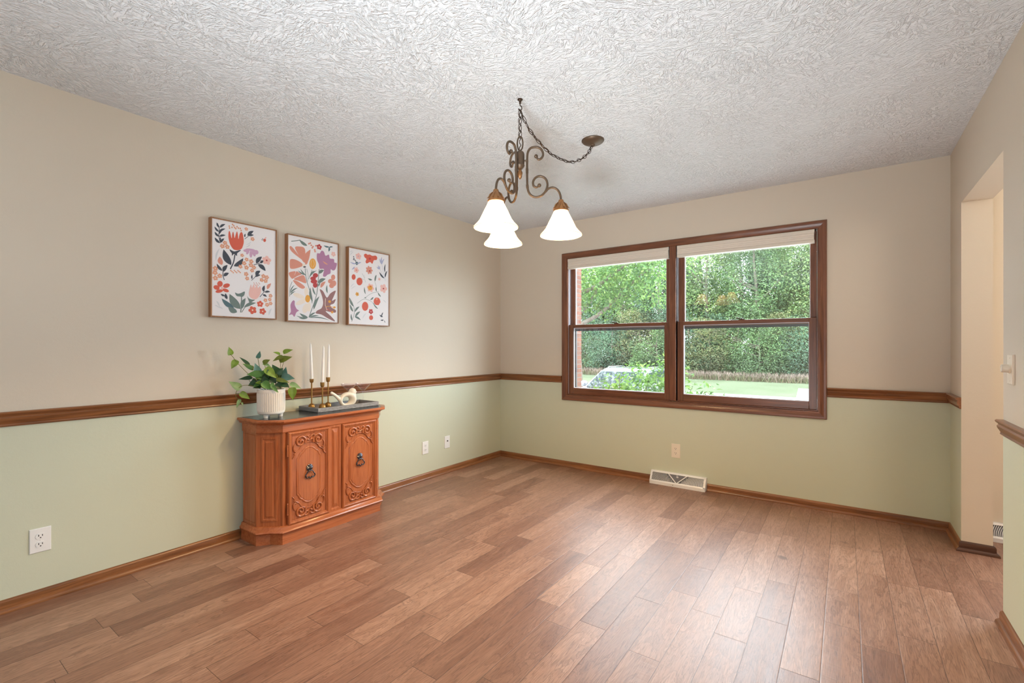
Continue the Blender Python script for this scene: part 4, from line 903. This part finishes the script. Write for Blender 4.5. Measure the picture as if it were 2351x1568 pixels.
def candle(x, y, z0, z1, lean, label):
    t = thing('taper_candle', (x, y, z0), label, 'candle', 'white taper candles'); hh = z1-z0; b = MB(); rings = []
    for i, (r, s) in enumerate(((0.0095,0.0),(0.0105,0.02),(0.0102,0.2),(0.0085,0.6),(0.0068,0.88),(0.0055,0.95),(0.0020,1.0))):
        rings.append([(r*math.cos(a)+lean[0]*s, r*math.sin(a)+lean[1]*s, hh*s) for a in [2*PI*j/18 for j in range(18)]])
    b.loft(rings); b.build('wax', M['wax'], t, smooth=50)
    b = MB(); b.tube([(lean[0], lean[1], hh-0.002), (lean[0]+0.0005, lean[1], hh+0.006)], 0.0008, 6); b.build('wick', M['plate_white'], t)
for x, y, c0, c1, ct, ln, la, lb in (
    (0.085, -2.290, 0.947, 0.974, 1.221, (-0.006,-0.005), 'brass candlestick nearest the potted plant', 'white taper leaning left above the tray, nearest the potted plant'),
    (0.150, -2.250, 0.917, 0.951, 1.203, (0.006,0.005), 'shortest brass candlestick, in front of the other two on the tray', 'white taper in the shortest brass candlestick'),
    (0.110, -2.180, 0.947, 0.981, 1.215, (0.004,0.003), 'brass candlestick nearest the white bird', 'white taper in the candlestick nearest the white bird')):
    candlestick(x, y, c0, c1, la); candle(x, y, c1-0.0098, ct, ln, lb)

# ceramic bird with a ring-shaped body, facing along the wall
BD = thing('bird_figurine', (0.140, -2.053, TF), 'cream ceramic bird figurine with a round hole through its body', 'figurine')
b = MB(); rings = []; NT = 40; NS = 18
for i in range(NT):                                       # ring body, thicker at the breast
    a = 2*PI*i/NT; br = 0.5 + 0.5*math.cos(a - R(10)); mr = 0.0120 + 0.0120*br**2; RM = 0.0395 + 0.0125*br**2
    cy = RM*math.cos(a)*1.12 - 0.004; cz = 0.0475 + (RM-0.001*br)*math.sin(a)*0.92
    rad = Vector((0, math.cos(a), math.sin(a)*0.92)).normalized()
    rings.append([Vector((1.45*mr*math.sin(f), cy, cz)) + rad*mr*math.cos(f) for f in [2*PI*j/NS for j in range(NS)]])
rings.append(rings[0]); b.loft(rings, True, False)
b.ball((0, 0.052, 0.103), 0.0285, 20, 14, (0.92,1.0,0.98)); b.ball((0, 0.057, 0.072), 0.0255, 20, 14, (1.0,0.85,1.35)); b.ball((0, 0.034, 0.096), 0.018, 18, 12, (0.9,1.3,0.8))
tl = smooth_open([(0,-0.044,0.044),(0,-0.062,0.062),(0,-0.088,0.086),(0,-0.116,0.106),(0,-0.126,0.112)], 5); n = len(tl)
b.tube(tl, [0.0165-0.0075*(i/(n-1))**0.7 - (0.004 if i == n-1 else 0) for i in range(n)], 16)
b.ball((0, 0.000, 0.0095), 0.018, 18, 10, (0.9,1.5,0.53))
o = b.build('body', M['bird_glaze'], BD)
rm = o.modifiers.new('fuse', 'REMESH'); rm.mode = 'VOXEL'; rm.voxel_size = 0.0026; rm.use_smooth_shade = True
sm = o.modifiers.new('soft', 'SMOOTH'); sm.iterations = 14; sm.factor = 0.5
b = MB(); b.lathe([(0.0055,0),(0.0045,0.006),(0.0022,0.013),(0.0004,0.0165)], 14); me = b
me.v = [Matrix.Translation((0,0.076,0.101)) @ Matrix.Rotation(R(-97), 4, 'X') @ p for p in me.v]; me.build('beak', M['bird_glaze'], BD, smooth=60)
for s in (1, -1):
    b = MB(); b.ball((s*0.0250, 0.060, 0.109), 0.0016); b.build('eye', M['slot'], BD)
def cocktail_glass(x, y, label):
    t = thing('cocktail_glass', (x, y, TF), label, 'cocktail glass', 'cocktail glasses on the tray')
    b = MB(); b.lathe([(0.0030,0.098),(0.010,0.103),(0.034,0.128),(0.0555,0.152),(0.0570,0.156),(0.0572,0.1585),(0.0560,0.1585),(0.0545,0.153),(0.033,0.130),(0.009,0.106),(0.001,0.104)], 40, cap=False); b.build('bowl', M['drink_glass'], t, smooth=40)
    b = MB(); b.lathe([(0.0022,0.006),(0.0020,0.05),(0.0022,0.096),(0.0034,0.101)], 14); b.build('stem', M['drink_glass'], t, smooth=60)
    b = MB(); b.lathe([(0.030,0.0),(0.031,0.0012),(0.020,0.003),(0.008,0.005),(0.0030,0.009)], 36); b.build('foot', M['drink_glass'], t, smooth=50)
cocktail_glass(0.130, -1.900, 'clear rose-tinted cocktail glass beside the bird beak')
cocktail_glass(0.074, -1.985, 'clear rose-tinted cocktail glass standing behind the white bird')

# potted pothos
PX, PY, PZ = 0.142, -2.600, 0.7563
PT = thing('potted_pothos', (PX, PY, PZ), 'trailing pothos in a fluted white footed pot on the cabinet', 'potted plant')
b = MB(); NS = 240; rings = []
zs = [(0.018,0.062,0),(0.020,0.070,0),(0.026,0.076,0),(0.038,0.0785,0),(0.044,0.0788,1),(0.100,0.0792,1),(0.146,0.0796,1),(0.152,0.0800,0),(0.171,0.0802,0),(0.174,0.0792,0),(0.174,0.075,0),(0.168,0.0735,0),(0.150,0.073,0)]
for z, r, fl in zs:
    rg = []
    for j in range(NS):
        a = 2*PI*j/NS; q = (j % 6)/6.0
        rg.append(((r + (0.0016 if fl and q < 0.5 else (-0.0022 if fl else 0)))*math.cos(a), (r + (0.0016 if fl and q < 0.5 else (-0.0022 if fl else 0)))*math.sin(a), z))
    rings.append(rg)
b.loft(rings, True, True); b.build('pot', M['ceramic'], PT, smooth=28)
for a in (R(-62), R(58), R(178)):
    b = MB(); b.lathe([(0.0130,0.0),(0.0138,0.003),(0.0150,0.024),(0.0150,0.030)], 20, 0.052*math.cos(a), 0.052*math.sin(a)); b.build('foot', M['ceramic'], PT, smooth=40)
b = MB(); b.lathe([(0.001,0.150),(0.0728,0.150),(0.0728,0.156),(0.04,0.162),(0.001,0.163)], 32); b.build('soil', M['soil'], PT)
rv = Vector((0.4596, 0.888, 0)); fv = Vector((0.888, -0.4596, 0)); G = 0.000284; GV = 0.000317
def pp(X, Y, d):
    p = rv*((X-905)*G) + fv*d + Vector((0, 0, 0.174 + (890-Y)*GV))
    lim = 0.022 - PX
    if p.x < lim: p += fv*((lim-p.x)/fv.x)
    return p
C_BR, C_MD, C_DK, C_OL, C_PA, C_TE = lin(140,172,62), lin(94,146,70), lin(52,90,54), lin(118,132,50), lin(156,192,130), lin(92,138,128)
LV = [(132,190,118,50,112,.05,C_BR),(250,325,150,465,125,.05,C_BR),(460,390,295,243,62,.0,C_DK),(510,470,362,372,92,.0,C_MD),(545,480,420,440,100,-.01,C_OL),(640,570,600,365,150,.03,C_TE),(665,590,443,570,150,.06,C_MD),(815,490,1018,664,160,.06,C_BR),
 (625,560,770,720,150,.04,C_MD),(1030,600,930,398,180,.03,C_DK),(1035,570,1140,470,130,.05,C_DK),(1065,195,945,148,64,.02,C_BR),(1118,255,928,325,105,.04,C_OL),(1168,170,1337,98,120,.02,C_BR),(1098,330,1318,240,158,.03,C_OL),
 (765,375,882,300,105,-.01,C_OL),(760,390,905,440,70,-.01,C_PA),(640,260,690,135,85,-.03,C_TE),(1175,630,1190,448,115,.03,C_TE),(1140,650,1372,682,150,.04,C_TE),(860,640,1010,770,200,.03,C_DK),(760,750,905,884,150,.07,C_MD),(930,830,1050,945,72,.085,C_MD),
 (1035,700,1270,752,95,.06,C_OL),(1140,790,1265,850,120,.05,C_DK),(1300,800,1512,885,110,.05,C_PA),(1330,885,1325,1112,158,.07,C_BR),(300,835,118,698,140,.06,C_PA),(345,935,502,1047,112,.07,C_BR),(312,1068,250,1205,66,.06,C_PA),(505,655,278,672,82,.0,C_DK),
 (690,830,548,845,66,.03,C_DK),(350,1115,378,1168,30,.06,C_PA),(700,560,800,640,120,.05,C_MD),(720,700,640,600,120,.02,C_DK),(950,700,880,560,140,.0,C_DK),(1050,660,1130,560,130,.0,C_DK),(820,720,700,800,120,.05,C_DK),(1000,800,1100,880,110,.05,C_DK),(600,700,520,760,90,.0,C_DK),
 (850,600,960,520,130,.02,C_DK),(700,680,560,620,120,.0,C_DK),(1080,620,1230,600,110,.0,C_DK),(770,850,680,760,90,.03,C_OL),(1120,820,1020,760,90,.03,C_OL),(900,780,980,860,90,.06,C_MD)]
rnd = random.Random(5)
for i in range(34):
    a = rnd.uniform(0, PI); rr_ = rnd.uniform(60, 260); x = 860 + rr_*math.cos(a)*1.15; y = 800 - rr_*math.sin(a)*1.05; L_ = rnd.uniform(90, 150); a2 = a + rnd.uniform(-0.7, 0.7)
    LV.append((x, y, x+L_*math.cos(a2), y-L_*math.sin(a2)*0.9+rnd.uniform(-20,60), rnd.uniform(80,140), rnd.uniform(-0.03,0.06), rnd.choice([C_MD, C_DK, C_DK, C_OL, C_MD, C_BR, C_TE])))
def heart(b, base, tip, w, col, nrm0):
    d = tip-base; Ln = d.length; d.normalize(); nrm = (nrm0 - d*nrm0.dot(d)).normalized(); s = d.cross(nrm)
    cl = [(-0.06,0.0),(-0.13,0.20),(-0.08,0.36),(0.06,0.48),(0.25,0.50),(0.45,0.42),(0.65,0.28),(0.82,0.14),(0.93,0.05),(1.0,0.0)]
    vs = []; n = len(cl)
    for t, h in cl:
        vs.append(base + d*(max(t,-0.02)*Ln if h == 0 else t*Ln) + nrm*(-0.10*Ln*t*t))
    for sg in (1, -1):
        for t, h in cl: vs.append(base + d*t*Ln + s*(sg*h*w) + nrm*(h*w*0.38 - 0.10*Ln*t*t))
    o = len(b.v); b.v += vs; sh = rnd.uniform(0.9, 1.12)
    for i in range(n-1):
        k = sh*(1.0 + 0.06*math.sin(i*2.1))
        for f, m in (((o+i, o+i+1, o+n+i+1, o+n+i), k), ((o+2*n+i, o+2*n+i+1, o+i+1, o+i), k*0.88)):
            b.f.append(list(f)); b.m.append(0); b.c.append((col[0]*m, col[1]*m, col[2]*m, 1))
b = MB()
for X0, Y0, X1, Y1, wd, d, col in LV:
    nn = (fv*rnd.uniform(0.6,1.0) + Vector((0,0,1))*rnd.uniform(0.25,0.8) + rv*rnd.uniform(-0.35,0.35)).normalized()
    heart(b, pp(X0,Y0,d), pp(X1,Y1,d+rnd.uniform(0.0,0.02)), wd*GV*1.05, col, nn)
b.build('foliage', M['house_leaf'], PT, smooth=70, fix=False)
b = MB()
for pts in ([(780,895,0),(620,720,.01),(450,560,.03),(255,345,.05),(190,250,.05),(135,190,.05)],[(800,895,0),(680,830,.0),(505,740,0),(480,690,0)],[(900,895,0),(720,650,-.02),(640,260,-.03)],[(950,895,0),(1040,640,.03),(1125,440,.03),(1180,240,.02)],
            [(1000,895,.02),(1075,600,.03),(1095,330,.03),(1112,255,.04)],[(760,895,.03),(520,800,.05),(380,790,.06),(300,830,.06),(243,920,.06),(245,1010,.06),(310,1060,.06),(350,1115,.06)],[(243,940,.06),(345,940,.07)],[(1050,880,.05),(1190,830,.05),(1265,870,.06),(1325,890,.07)],
            [(880,895,0),(830,600,.0),(765,380,-.01)],[(920,895,.04),(880,780,.05),(770,760,.06)],[(1010,895,.02),(1110,760,.03),(1150,650,.04)],[(840,895,.03),(700,620,.04),(640,570,.04)]):
    b.tube(smooth_open([pp(*q) for q in pts], 5), 0.0017, 6)
b.build('vine_stems', M['stem'], PT, smooth=60)
# ------------------------------------------------------------------ outdoors
GZ = -1.0
b = MB(); b.box(-60, 50, 0.17, 90, GZ-0.3, GZ); struct(b.build('ground', M['lawn']), 'mown green lawn outside')
b = MB(); b.box(-60, 50, 11.2, 19.25, GZ-0.1, GZ+0.012); struct(b.build('street', M['concrete']), 'pale concrete street')
b = MB(); b.box(-6.2, 0.6, 3.2, 11.4, GZ-0.1, GZ+0.016); struct(b.build('driveway', M['concrete']), 'pale concrete driveway')
b = MB(); b.box(-4.6, -0.58, 0.18, 3.08, GZ, 3.1); struct(b.build('wall_exterior', M['brick']), 'brick corner of the garage wing')
b = MB(); b.box(-0.14, HX+0.14, 0.005, 0.165, GZ, -0.081); struct(b.build('wall_foundation', M['concrete']), 'concrete foundation')
b = MB(); b.box(-0.5, HX+0.5, 0.165, 0.62, 2.62, 2.74); struct(b.build('roof', M['siding']), 'eave above the window')
rnd = random.Random(11)
LEAFK = 0.84
def leafcloud(b, blobs, n, size, cols, shell=0.55, seedcol=0.25, flat=0.6):
    tot = sum(q[3]*q[4]*q[5] for q in blobs); cum = []; acc = 0
    for q in blobs: acc += q[3]*q[4]*q[5]/tot; cum.append(acc)
    for i in range(n):
        r = rnd.random(); q = blobs[next((k for k, c in enumerate(cum) if c >= r), -1)]
        d = Vector((rnd.gauss(0,1), rnd.gauss(0,1), rnd.gauss(0,1))).normalized(); s = rnd.uniform(shell, 1.0)**0.6 * (1 + 0.16*noise.noise(d*2.3 + Vector((q[0], q[1], q[2]))))
        p = Vector((q[0]+d.x*q[3]*s, q[1]+d.y*q[4]*s, q[2]+d.z*q[5]*s))
        nn = (d*0.6 + Vector((rnd.gauss(0,.6), rnd.gauss(0,.6), rnd.gauss(0,.6)+flat))).normalized(); u = nn.orthogonal().normalized()
        u = (Matrix.Rotation(rnd.uniform(0, 2*PI), 3, nn) @ u); v = nn.cross(u); L = size*rnd.uniform(0.6, 1.3); w = L*rnd.uniform(0.38, 0.55)
        c = cols[int(rnd.random()*len(cols))]; k = LEAFK * rnd.uniform(1-seedcol, 1+seedcol) * max(0.4, 0.92 + 0.75*noise.noise(p*0.6)); b.col = (c[0]*k, c[1]*k, c[2]*k, 1)
        b.add([p-u*L*0.5, p+v*w*0.5-u*L*0.08+nn*0.1*L, p+u*L*0.5, p-v*w*0.5-u*L*0.08+nn*0.1*L], [(0,1,2),(0,2,3)])
def trunk(b, h, r, limbs):
    n = 8; b.tube([(0.06*r*10*math.sin(i*0.9), 0.05*r*10*math.cos(i*1.3)-0.05*r*10, h*i/n) for i in range(n+1)], [r*(1.25-0.85*i/n) for i in range(n+1)], 9)
    for z, a, L, up in limbs:
        d = Vector((math.cos(a), math.sin(a), 0)); b.tube(smooth_open([Vector((0,0,z)), Vector((0,0,z+0.25*up))+d*L*0.35, Vector((0,0,z+up*0.7))+d*L*0.7, Vector((0,0,z+up))+d*L], 3), [r*0.5*(1-0.08*i) for i in range(10)], 7)
GREENS = {'mid': [lin(84,112,64), lin(96,124,72), lin(70,98,60), lin(108,132,78)], 'light': [lin(112,138,78), lin(126,148,90), lin(96,124,70), lin(134,150,84)],
          'blue': [lin(72,102,74), lin(84,114,84), lin(62,90,68), lin(98,124,92)], 'olive': [lin(98,108,62), lin(112,112,66), lin(84,98,58), lin(122,116,76)]}
def tree_kind(name, loc, label, cat, hgt, rad, n, size, tone, low, group):
    t = thing(name, loc, label, cat, group); b = MB(); blobs = [(0,0,hgt*0.60,rad*0.85,rad*0.85,hgt*0.36)] if cat == 'tree' else [(0,0,hgt*0.40,rad*0.8,rad*0.8,hgt*0.40),(0,0,hgt*0.2,rad*1.05,rad*1.05,hgt*0.24)]
    for i in range(9 if cat == 'tree' else 14):
        a = rnd.uniform(0, 2*PI); z = rnd.uniform(low, 0.92)*hgt; k = rad*(1.0 if z < hgt*0.7 else 0.6)
        blobs.append((math.cos(a)*k*0.62, math.sin(a)*k*0.62, z, rad*rnd.uniform(0.32,0.5), rad*rnd.uniform(0.32,0.5), rad*rnd.uniform(0.26,0.42)))
    leafcloud(b, blobs, n, size, GREENS[tone]); b.build('crown', M['leaf'], t, fix=False)
    if low < 0.3 or True:
        b = MB(); trunk(b, hgt*0.82, max(0.05, hgt*0.014), [(hgt*rnd.uniform(0.25,0.6), rnd.uniform(0,2*PI), rad*0.8, hgt*0.16) for i in range(6)]); b.build('trunk', M['bark'], t, smooth=60)
    return t
# woods across the street: protos, then copies with turns and sizes of their own
WG = 'woodland trees across the street'; UG = 'undergrowth along the woods edge'
protos = [tree_kind('woodland_tree', (-13.2, 36.0, GZ), 'tall mid green tree in the woods behind the left pane', 'tree', 12.0, 3.0, 22000, 0.17, 'mid', 0.22, WG),
          tree_kind('woodland_tree', (-9.6, 35.2, GZ), 'tall blue green tree in the woods behind the mullion', 'tree', 12.5, 3.0, 22000, 0.16, 'blue', 0.2, WG),
          tree_kind('woodland_tree', (-6.0, 36.0, GZ), 'tall pale green tree in the woods behind the lamp reflections', 'tree', 12.0, 3.0, 22000, 0.165, 'light', 0.2, WG)]
SAME = 'tall green tree standing in the woods across the street'
for i, (x, y, k, s) in enumerate([(-16.8,35.5,1,.95),(-2.4,35.4,0,.98),(1.2,36.2,2,1.05),(4.6,35.4,1,1.0),(-20.0,37.0,0,1.05),(-15.0,41.5,2,1.15),(-11.4,42.0,0,1.22),(-4.6,42.3,1,1.15),(-0.8,41.8,0,1.2),(2.8,42.0,2,1.2),(-18.6,42.5,1,1.2),(6.4,42.0,0,1.1),(-8.2,43.0,1,1.25),(-1.5,46.8,0,1.4),(8.2,36.2,0,1.0),(11.8,35.6,2,1.05),(15.4,36.4,1,1.0),(10.2,42.2,1,1.2),(14.0,42.4,0,1.2)]):
    copy_thing(protos[k], (x, y, GZ), rnd.uniform(0, 6.28), SAME, (s, s, s))
for p in protos: p['label'] = SAME
up = [tree_kind('woodland_bush', (-12.4, 31.8, GZ), '', 'bush', 4.2, 2.3, 13000, 0.125, 'blue', 0.12, UG), tree_kind('woodland_bush', (-8.6, 31.4, GZ), '', 'bush', 3.8, 2.2, 13000, 0.125, 'mid', 0.12, UG), tree_kind('woodland_bush', (-4.9, 31.9, GZ), '', 'bush', 4.4, 2.1, 13000, 0.12, 'olive', 0.12, UG)]
USAME = 'leafy bush at the edge of the woods behind the dry grass'
for i, (x, y, k, s) in enumerate([(-1.6,31.3,1,1.0),(1.4,31.8,0,1.0),(4.2,31.6,1,1.0),(-15.6,32.2,1,1.05),(-18.6,32.4,0,1.0),(-10.6,33.2,2,1.25),(-6.8,33.4,0,1.3),(-3.2,33.2,1,1.25),(0.0,33.3,2,1.1),(2.8,33.5,1,1.3),(-14.2,33.6,0,1.25),(-15.5,38.6,1,1.5),(-11.6,38.9,0,1.5),(-7.8,38.7,1,1.55),(-4.2,39.0,0,1.5),(-0.6,38.6,1,1.5),(3.0,38.8,0,1.5),(7.2,32.0,1,1.1),(10.2,31.8,0,1.1),(13.4,32.2,2,1.1)]):
    copy_thing(up[k], (x, y, GZ), rnd.uniform(0, 6.28), USAME, (s, s, s))
for p in up: p['label'] = USAME
# near tree by the driveway
t = thing('shade_tree', (-4.6, 10.6, GZ), 'large leafy tree by the driveway filling the upper left pane', 'tree')
b = MB(); blobs = [(0.3,0.2,6.0,3.2,3.0,2.6),(2.2,0.3,5.0,1.9,1.7,1.5),(2.6,-0.4,4.1,1.2,1.2,0.9),(1.2,-0.6,4.2,1.5,1.3,1.0),(-1.2,0.5,4.4,1.8,1.6,1.2),(3.0,0.8,6.3,1.6,1.5,1.4),(0.4,0.6,3.9,1.2,1.2,0.8)]
leafcloud(b, blobs, 26000, 0.115, [lin(86,122,56), lin(102,138,64), lin(72,108,52), lin(122,150,72)], 0.3, 0.3); b.build('crown', M['leaf'], t, fix=False)
b = MB(); trunk(b, 6.2, 0.17, [(2.9, 0.15, 2.6, 1.9),(3.3, 1.3, 2.0, 2.0),(3.0, 2.7, 2.0, 1.6),(3.6, 4.2, 1.9, 1.8),(4.0,-0.3,2.9,1.0)]); b.build('trunk', M['bark'], t, smooth=60)
# shrub right outside the window
t = thing('garden_shrub', (1.02, 1.95, GZ), 'bright leafy shrub growing just outside the window sill', 'shrub')
b = MB(); blobs = [(0.0,0.0,1.15,0.70,0.5,0.70),(-0.55,0.05,1.50,0.36,0.3,0.34),(-0.20,0.0,1.70,0.34,0.26,0.30),(0.20,0.0,1.82,0.32,0.26,0.32),(0.55,-0.1,1.45,0.28,0.24,0.42),(0.74,-0.15,1.50,0.20,0.16,0.32)]
leafcloud(b, blobs, 3900, 0.068, [lin(104,142,58), lin(122,160,68), lin(84,122,56), lin(138,170,86)], 0.2, 0.25); b.build('foliage', M['leaf'], t, fix=False)
b = MB()
for i in range(12):
    a = 2*PI*i/12; b.tube(smooth_open([(0.05*math.cos(a),0.05*math.sin(a),0),(0.2*math.cos(a),0.16*math.sin(a),0.7),(0.42*math.cos(a),0.28*math.sin(a),1.35+0.05*(i % 4)),(0.50*math.cos(a)+0.05,0.32*math.sin(a),1.62+0.07*(i % 4))], 3), [0.010-0.0008*j for j in range(10)], 6)
b.build('branches', M['bark'], t, smooth=60)
# dry tall grass band, uncountable
b = MB(); rnd = random.Random(3)
for i in range(12000):
    x = rnd.uniform(-21, 15); y = rnd.uniform(28.2, 31.2) + 0.12*(-x*0.35); h = rnd.uniform(0.28, 0.62); dx, dy = rnd.gauss(0,.10), rnd.gauss(0,.10); w = rnd.uniform(0.010, 0.024)
    a = rnd.uniform(0, PI); ux, uy = math.cos(a)*w, math.sin(a)*w
    c = rnd.choice([lin(96,80,62), lin(88,80,52), lin(104,86,72), lin(78,84,50)]); b.col = c
    b.add([(x-ux,y-uy,0),(x+ux,y+uy,0),(x+dx+ux*.5,y+dy+uy*.5,h*.7),(x+dx-ux*.5,y+dy-uy*.5,h*.7)], [(0,1,2,3)])
    b.col = rnd.choice([lin(112,92,84), lin(120,102,92), lin(100,86,72)])
    b.add([(x+dx-ux*1.3,y+dy-uy*1.3,h*.66),(x+dx+ux*1.3,y+dy+uy*1.3,h*.66),(x+dx*1.5,y+dy*1.5,h)], [(0,1,2)])
g = b.build('tall_grass', M['straw'], fix=False); g.location = (0,0,GZ); tag(g, 'band of dry pinkish tall grass between lawn and woods', 'grass', None, 'stuff')
# silver car on the driveway, nose towards the house
CAR = thing('car', (-1.95, 8.6, GZ+0.016), 'silver sport utility car parked on the driveway behind the shrub', 'car')
side = [(-2.28,0.42),(-2.26,0.72),(-2.16,0.92),(-1.25,1.06),(-1.12,1.06),(2.02,1.04),(2.22,0.92),(2.28,0.55),(2.22,0.36),(-2.20,0.34)]
def carloft(b, rows):
    b.loft(rows, True, True)
rows = []
for x, k in ((-0.93,0.955),(-0.90,0.985),(-0.82,1.0),(0.82,1.0),(0.90,0.985),(0.93,0.955)):
    rows.append([(x, y*k, 0.34+(z-0.34)*(0.96 if k < 0.97 else 1.0)) for y, z in side])
b = MB(); carloft(b, rows); b.build('body', M['car_paint'], CAR, smooth=35, bevel=0.03, seg=3)
roof = [(-1.02,1.05),(-0.30,1.50),(0.10,1.565),(1.25,1.555),(1.78,1.44),(2.08,1.05)]
b = MB(); rows = []
for x, s in ((-0.84,0),(-0.66,1),(0.66,1),(0.84,0)):
    rows.append([(x if z < 1.2 else x*0.98, y, (z if s else 1.04+(z-1.04)*0.02)) for y, z in roof])
def gh(x_low, x_up): return [[(-(x_low if z < 1.2 else x_up), y, z) for y, z in roof], [((x_low if z < 1.2 else x_up), y, z) for y, z in roof]]
b.loft(gh(0.86, 0.66), True, True); b.build('cabin', M['car_paint'], CAR, smooth=30, bevel=0.025, seg=3)
b = MB(); b.loft([[(-0.76,-1.03,1.085),(0.76,-1.03,1.085),(0.62,-0.37,1.475),(-0.62,-0.37,1.475)],[(-0.76,-1.015,1.062),(0.76,-1.015,1.062),(0.62,-0.355,1.452),(-0.62,-0.355,1.452)]], True, True); b.build('windshield', M['car_glass'], CAR)
for s in (-1, 1):
    b = MB()
    def sp(y, z): return Vector((s*(0.868-0.20*(z-1.04)/0.50*0.98 + 0.004), y, z))
    for seg in ([(-0.72,1.10),(0.22,1.10),(0.22,1.49),(-0.16,1.46)], [(0.30,1.10),(1.14,1.10),(1.14,1.48),(0.30,1.495)], [(1.22,1.10),(1.82,1.12),(1.62,1.40),(1.22,1.475)]):
        q = [sp(y, z) for y, z in seg]; b.loft([q, [p - Vector((s*0.02,0,0)) for p in q]], True, True)
    b.build('side_windows', M['car_glass'], CAR)
    b = MB(); b.tube([(s*0.58,-0.02,1.56),(s*0.58,0.06,1.59),(s*0.58,1.15,1.585),(s*0.58,1.3,1.55)], 0.011, 8); b.build('roof_rail', M['chrome'], CAR, smooth=50)
    b = MB(); b.ball((s*1.02,-0.66,1.13), 0.10, 14, 10, (1.15,0.65,0.85)); b.tube([(s*0.88,-0.66,1.07),(s*0.98,-0.66,1.10)], 0.03, 8); b.build('wing_mirror', M['car_paint'], CAR, smooth=60)
    b = MB(); b.ball((s*0.70,-2.17,0.80), 0.15, 14, 10, (1.1,0.45,0.6)); b.build('headlamp', M['headlamp'], CAR, smooth=60)
    for y in (-1.42, 1.42):
        b = MB(); b.M = Matrix.Translation((s*0.80, y, 0.345)) @ Matrix.Rotation(R(90), 4, 'Y'); b.lathe([(0.20,-0.11),(0.32,-0.11),(0.345,-0.08),(0.345,0.08),(0.32,0.11),(0.20,0.11)], 32); wl = b.build('wheel', M['tyre'], CAR, smooth=40)
        b = MB(); b.M = Matrix.Translation((s*0.80, y, 0.345)) @ Matrix.Rotation(R(90), 4, 'Y'); b.lathe([(0.02,-0.10),(0.20,-0.09),(0.21,0.09),(0.02,0.10)], 20); b.build('rim', M['chrome'], wl, smooth=40)

# ------------------------------------------------------------------ light
w = bpy.data.worlds.new('World'); scene.world = w; w.use_nodes = True; nt = w.node_tree; nt.nodes.clear()
o = nt.nodes.new('ShaderNodeOutputWorld'); bg = nt.nodes.new('ShaderNodeBackground'); bg.inputs[0].default_value = SKYC; bg.inputs[1].default_value = SKY; nt.links.new(bg.outputs[0], o.inputs[0])
def portal(name, x0, x1, z0, z1, y, rx):
    L = bpy.data.lights.new(name, 'AREA'); L.shape = 'RECTANGLE'; L.size = x1-x0; L.size_y = z1-z0; L.cycles.is_portal = True
    q = bpy.data.objects.new(name, L); COL.objects.link(q); q.location = ((x0+x1)/2, y, (z0+z1)/2); q.rotation_euler = (rx, 0, 0)
portal('window_daylight', WX0, WX1, WZ0, WZ1, 0.15, R(-90)); portal('added_window_portal', RY0, RY1, RZ0, RZ1, 0, 0); portal('entry_daylight', DX0, DX1, 0.0, DZ, 0.155, R(-90))
lr = bpy.data.objects['added_window_portal']; lr.location = (W+TH-0.005, (RY0+RY1)/2, (RZ0+RZ1)/2); lr.rotation_euler = (R(90), 0, R(90))  # portal sits in the side window added behind the camera
def daylight(name, x0, x1, z0, z1, y, e, c):
    L = bpy.data.lights.new(name, 'AREA'); L.shape = 'RECTANGLE'; L.size = x1-x0; L.size_y = z1-z0; L.energy = e; L.color = c
    d = bpy.data.objects.new(name, L); COL.objects.link(d); d.location = ((x0+x1)/2, y, (z0+z1)/2); d.rotation_euler = (R(-90), 0, 0)
daylight('front_window_light', WX0+0.02, WX1-0.02, WZ0+0.02, WZ1-0.02, 0.06, WINP, WINC)
daylight('entry_light', DX0, DX1, 0.1, DZ, 0.05, ENTP, WINC)
def lamp(name, loc, e, col, r):
    L = bpy.data.lights.new(name, 'POINT'); L.energy = e; L.color = col; L.shadow_soft_size = r; q = bpy.data.objects.new(name, L); COL.objects.link(q); q.location = loc
for n_, loc, e, c, r in LAMPS: lamp(n_, loc, e, c, r)
def up_light(name, e, c, loc, size, spread, rot):
    L = bpy.data.lights.new(name, 'AREA'); L.shape = 'RECTANGLE'; L.size = size[0]; L.size_y = size[1]; L.spread = R(spread); L.energy = e; L.color = c
    d = bpy.data.objects.new(name, L); COL.objects.link(d); d.location = loc; d.rotation_euler = [R(v) for v in rot]
for u in AREAS:
    up_light(*u)
# ------------------------------------------------------------------ camera
cam = bpy.data.cameras.new('camera'); cam.sensor_width = 36; cam.sensor_fit = 'HORIZONTAL'; cam.lens = 1074.66/2351*36; cam.shift_y = 11.49/2351; cam.clip_start = 0.05; cam.clip_end = 300
co = bpy.data.objects.new('camera', cam); COL.objects.link(co); co.location = (3.0924, -4.1257, 1.1983); co.rotation_euler = (R(90), 0, 0.6184); scene.camera = co
vs = scene.view_settings; scene.display_settings.display_device = 'sRGB'; vs.view_transform = 'Standard'; vs.look = 'None'; vs.exposure = EXPO; vs.gamma = 1.0; vs.use_curve_mapping = False
cy = scene.cycles; cy.use_denoising = True; cy.use_adaptive_sampling = True; cy.adaptive_threshold = 0.03; cy.max_bounces = 8; cy.diffuse_bounces = 5; cy.glossy_bounces = 4; cy.transmission_bounces = 6; cy.transparent_max_bounces = 16; cy.sample_clamp_indirect = 6.0; cy.caustics_reflective = False; cy.caustics_refractive = False
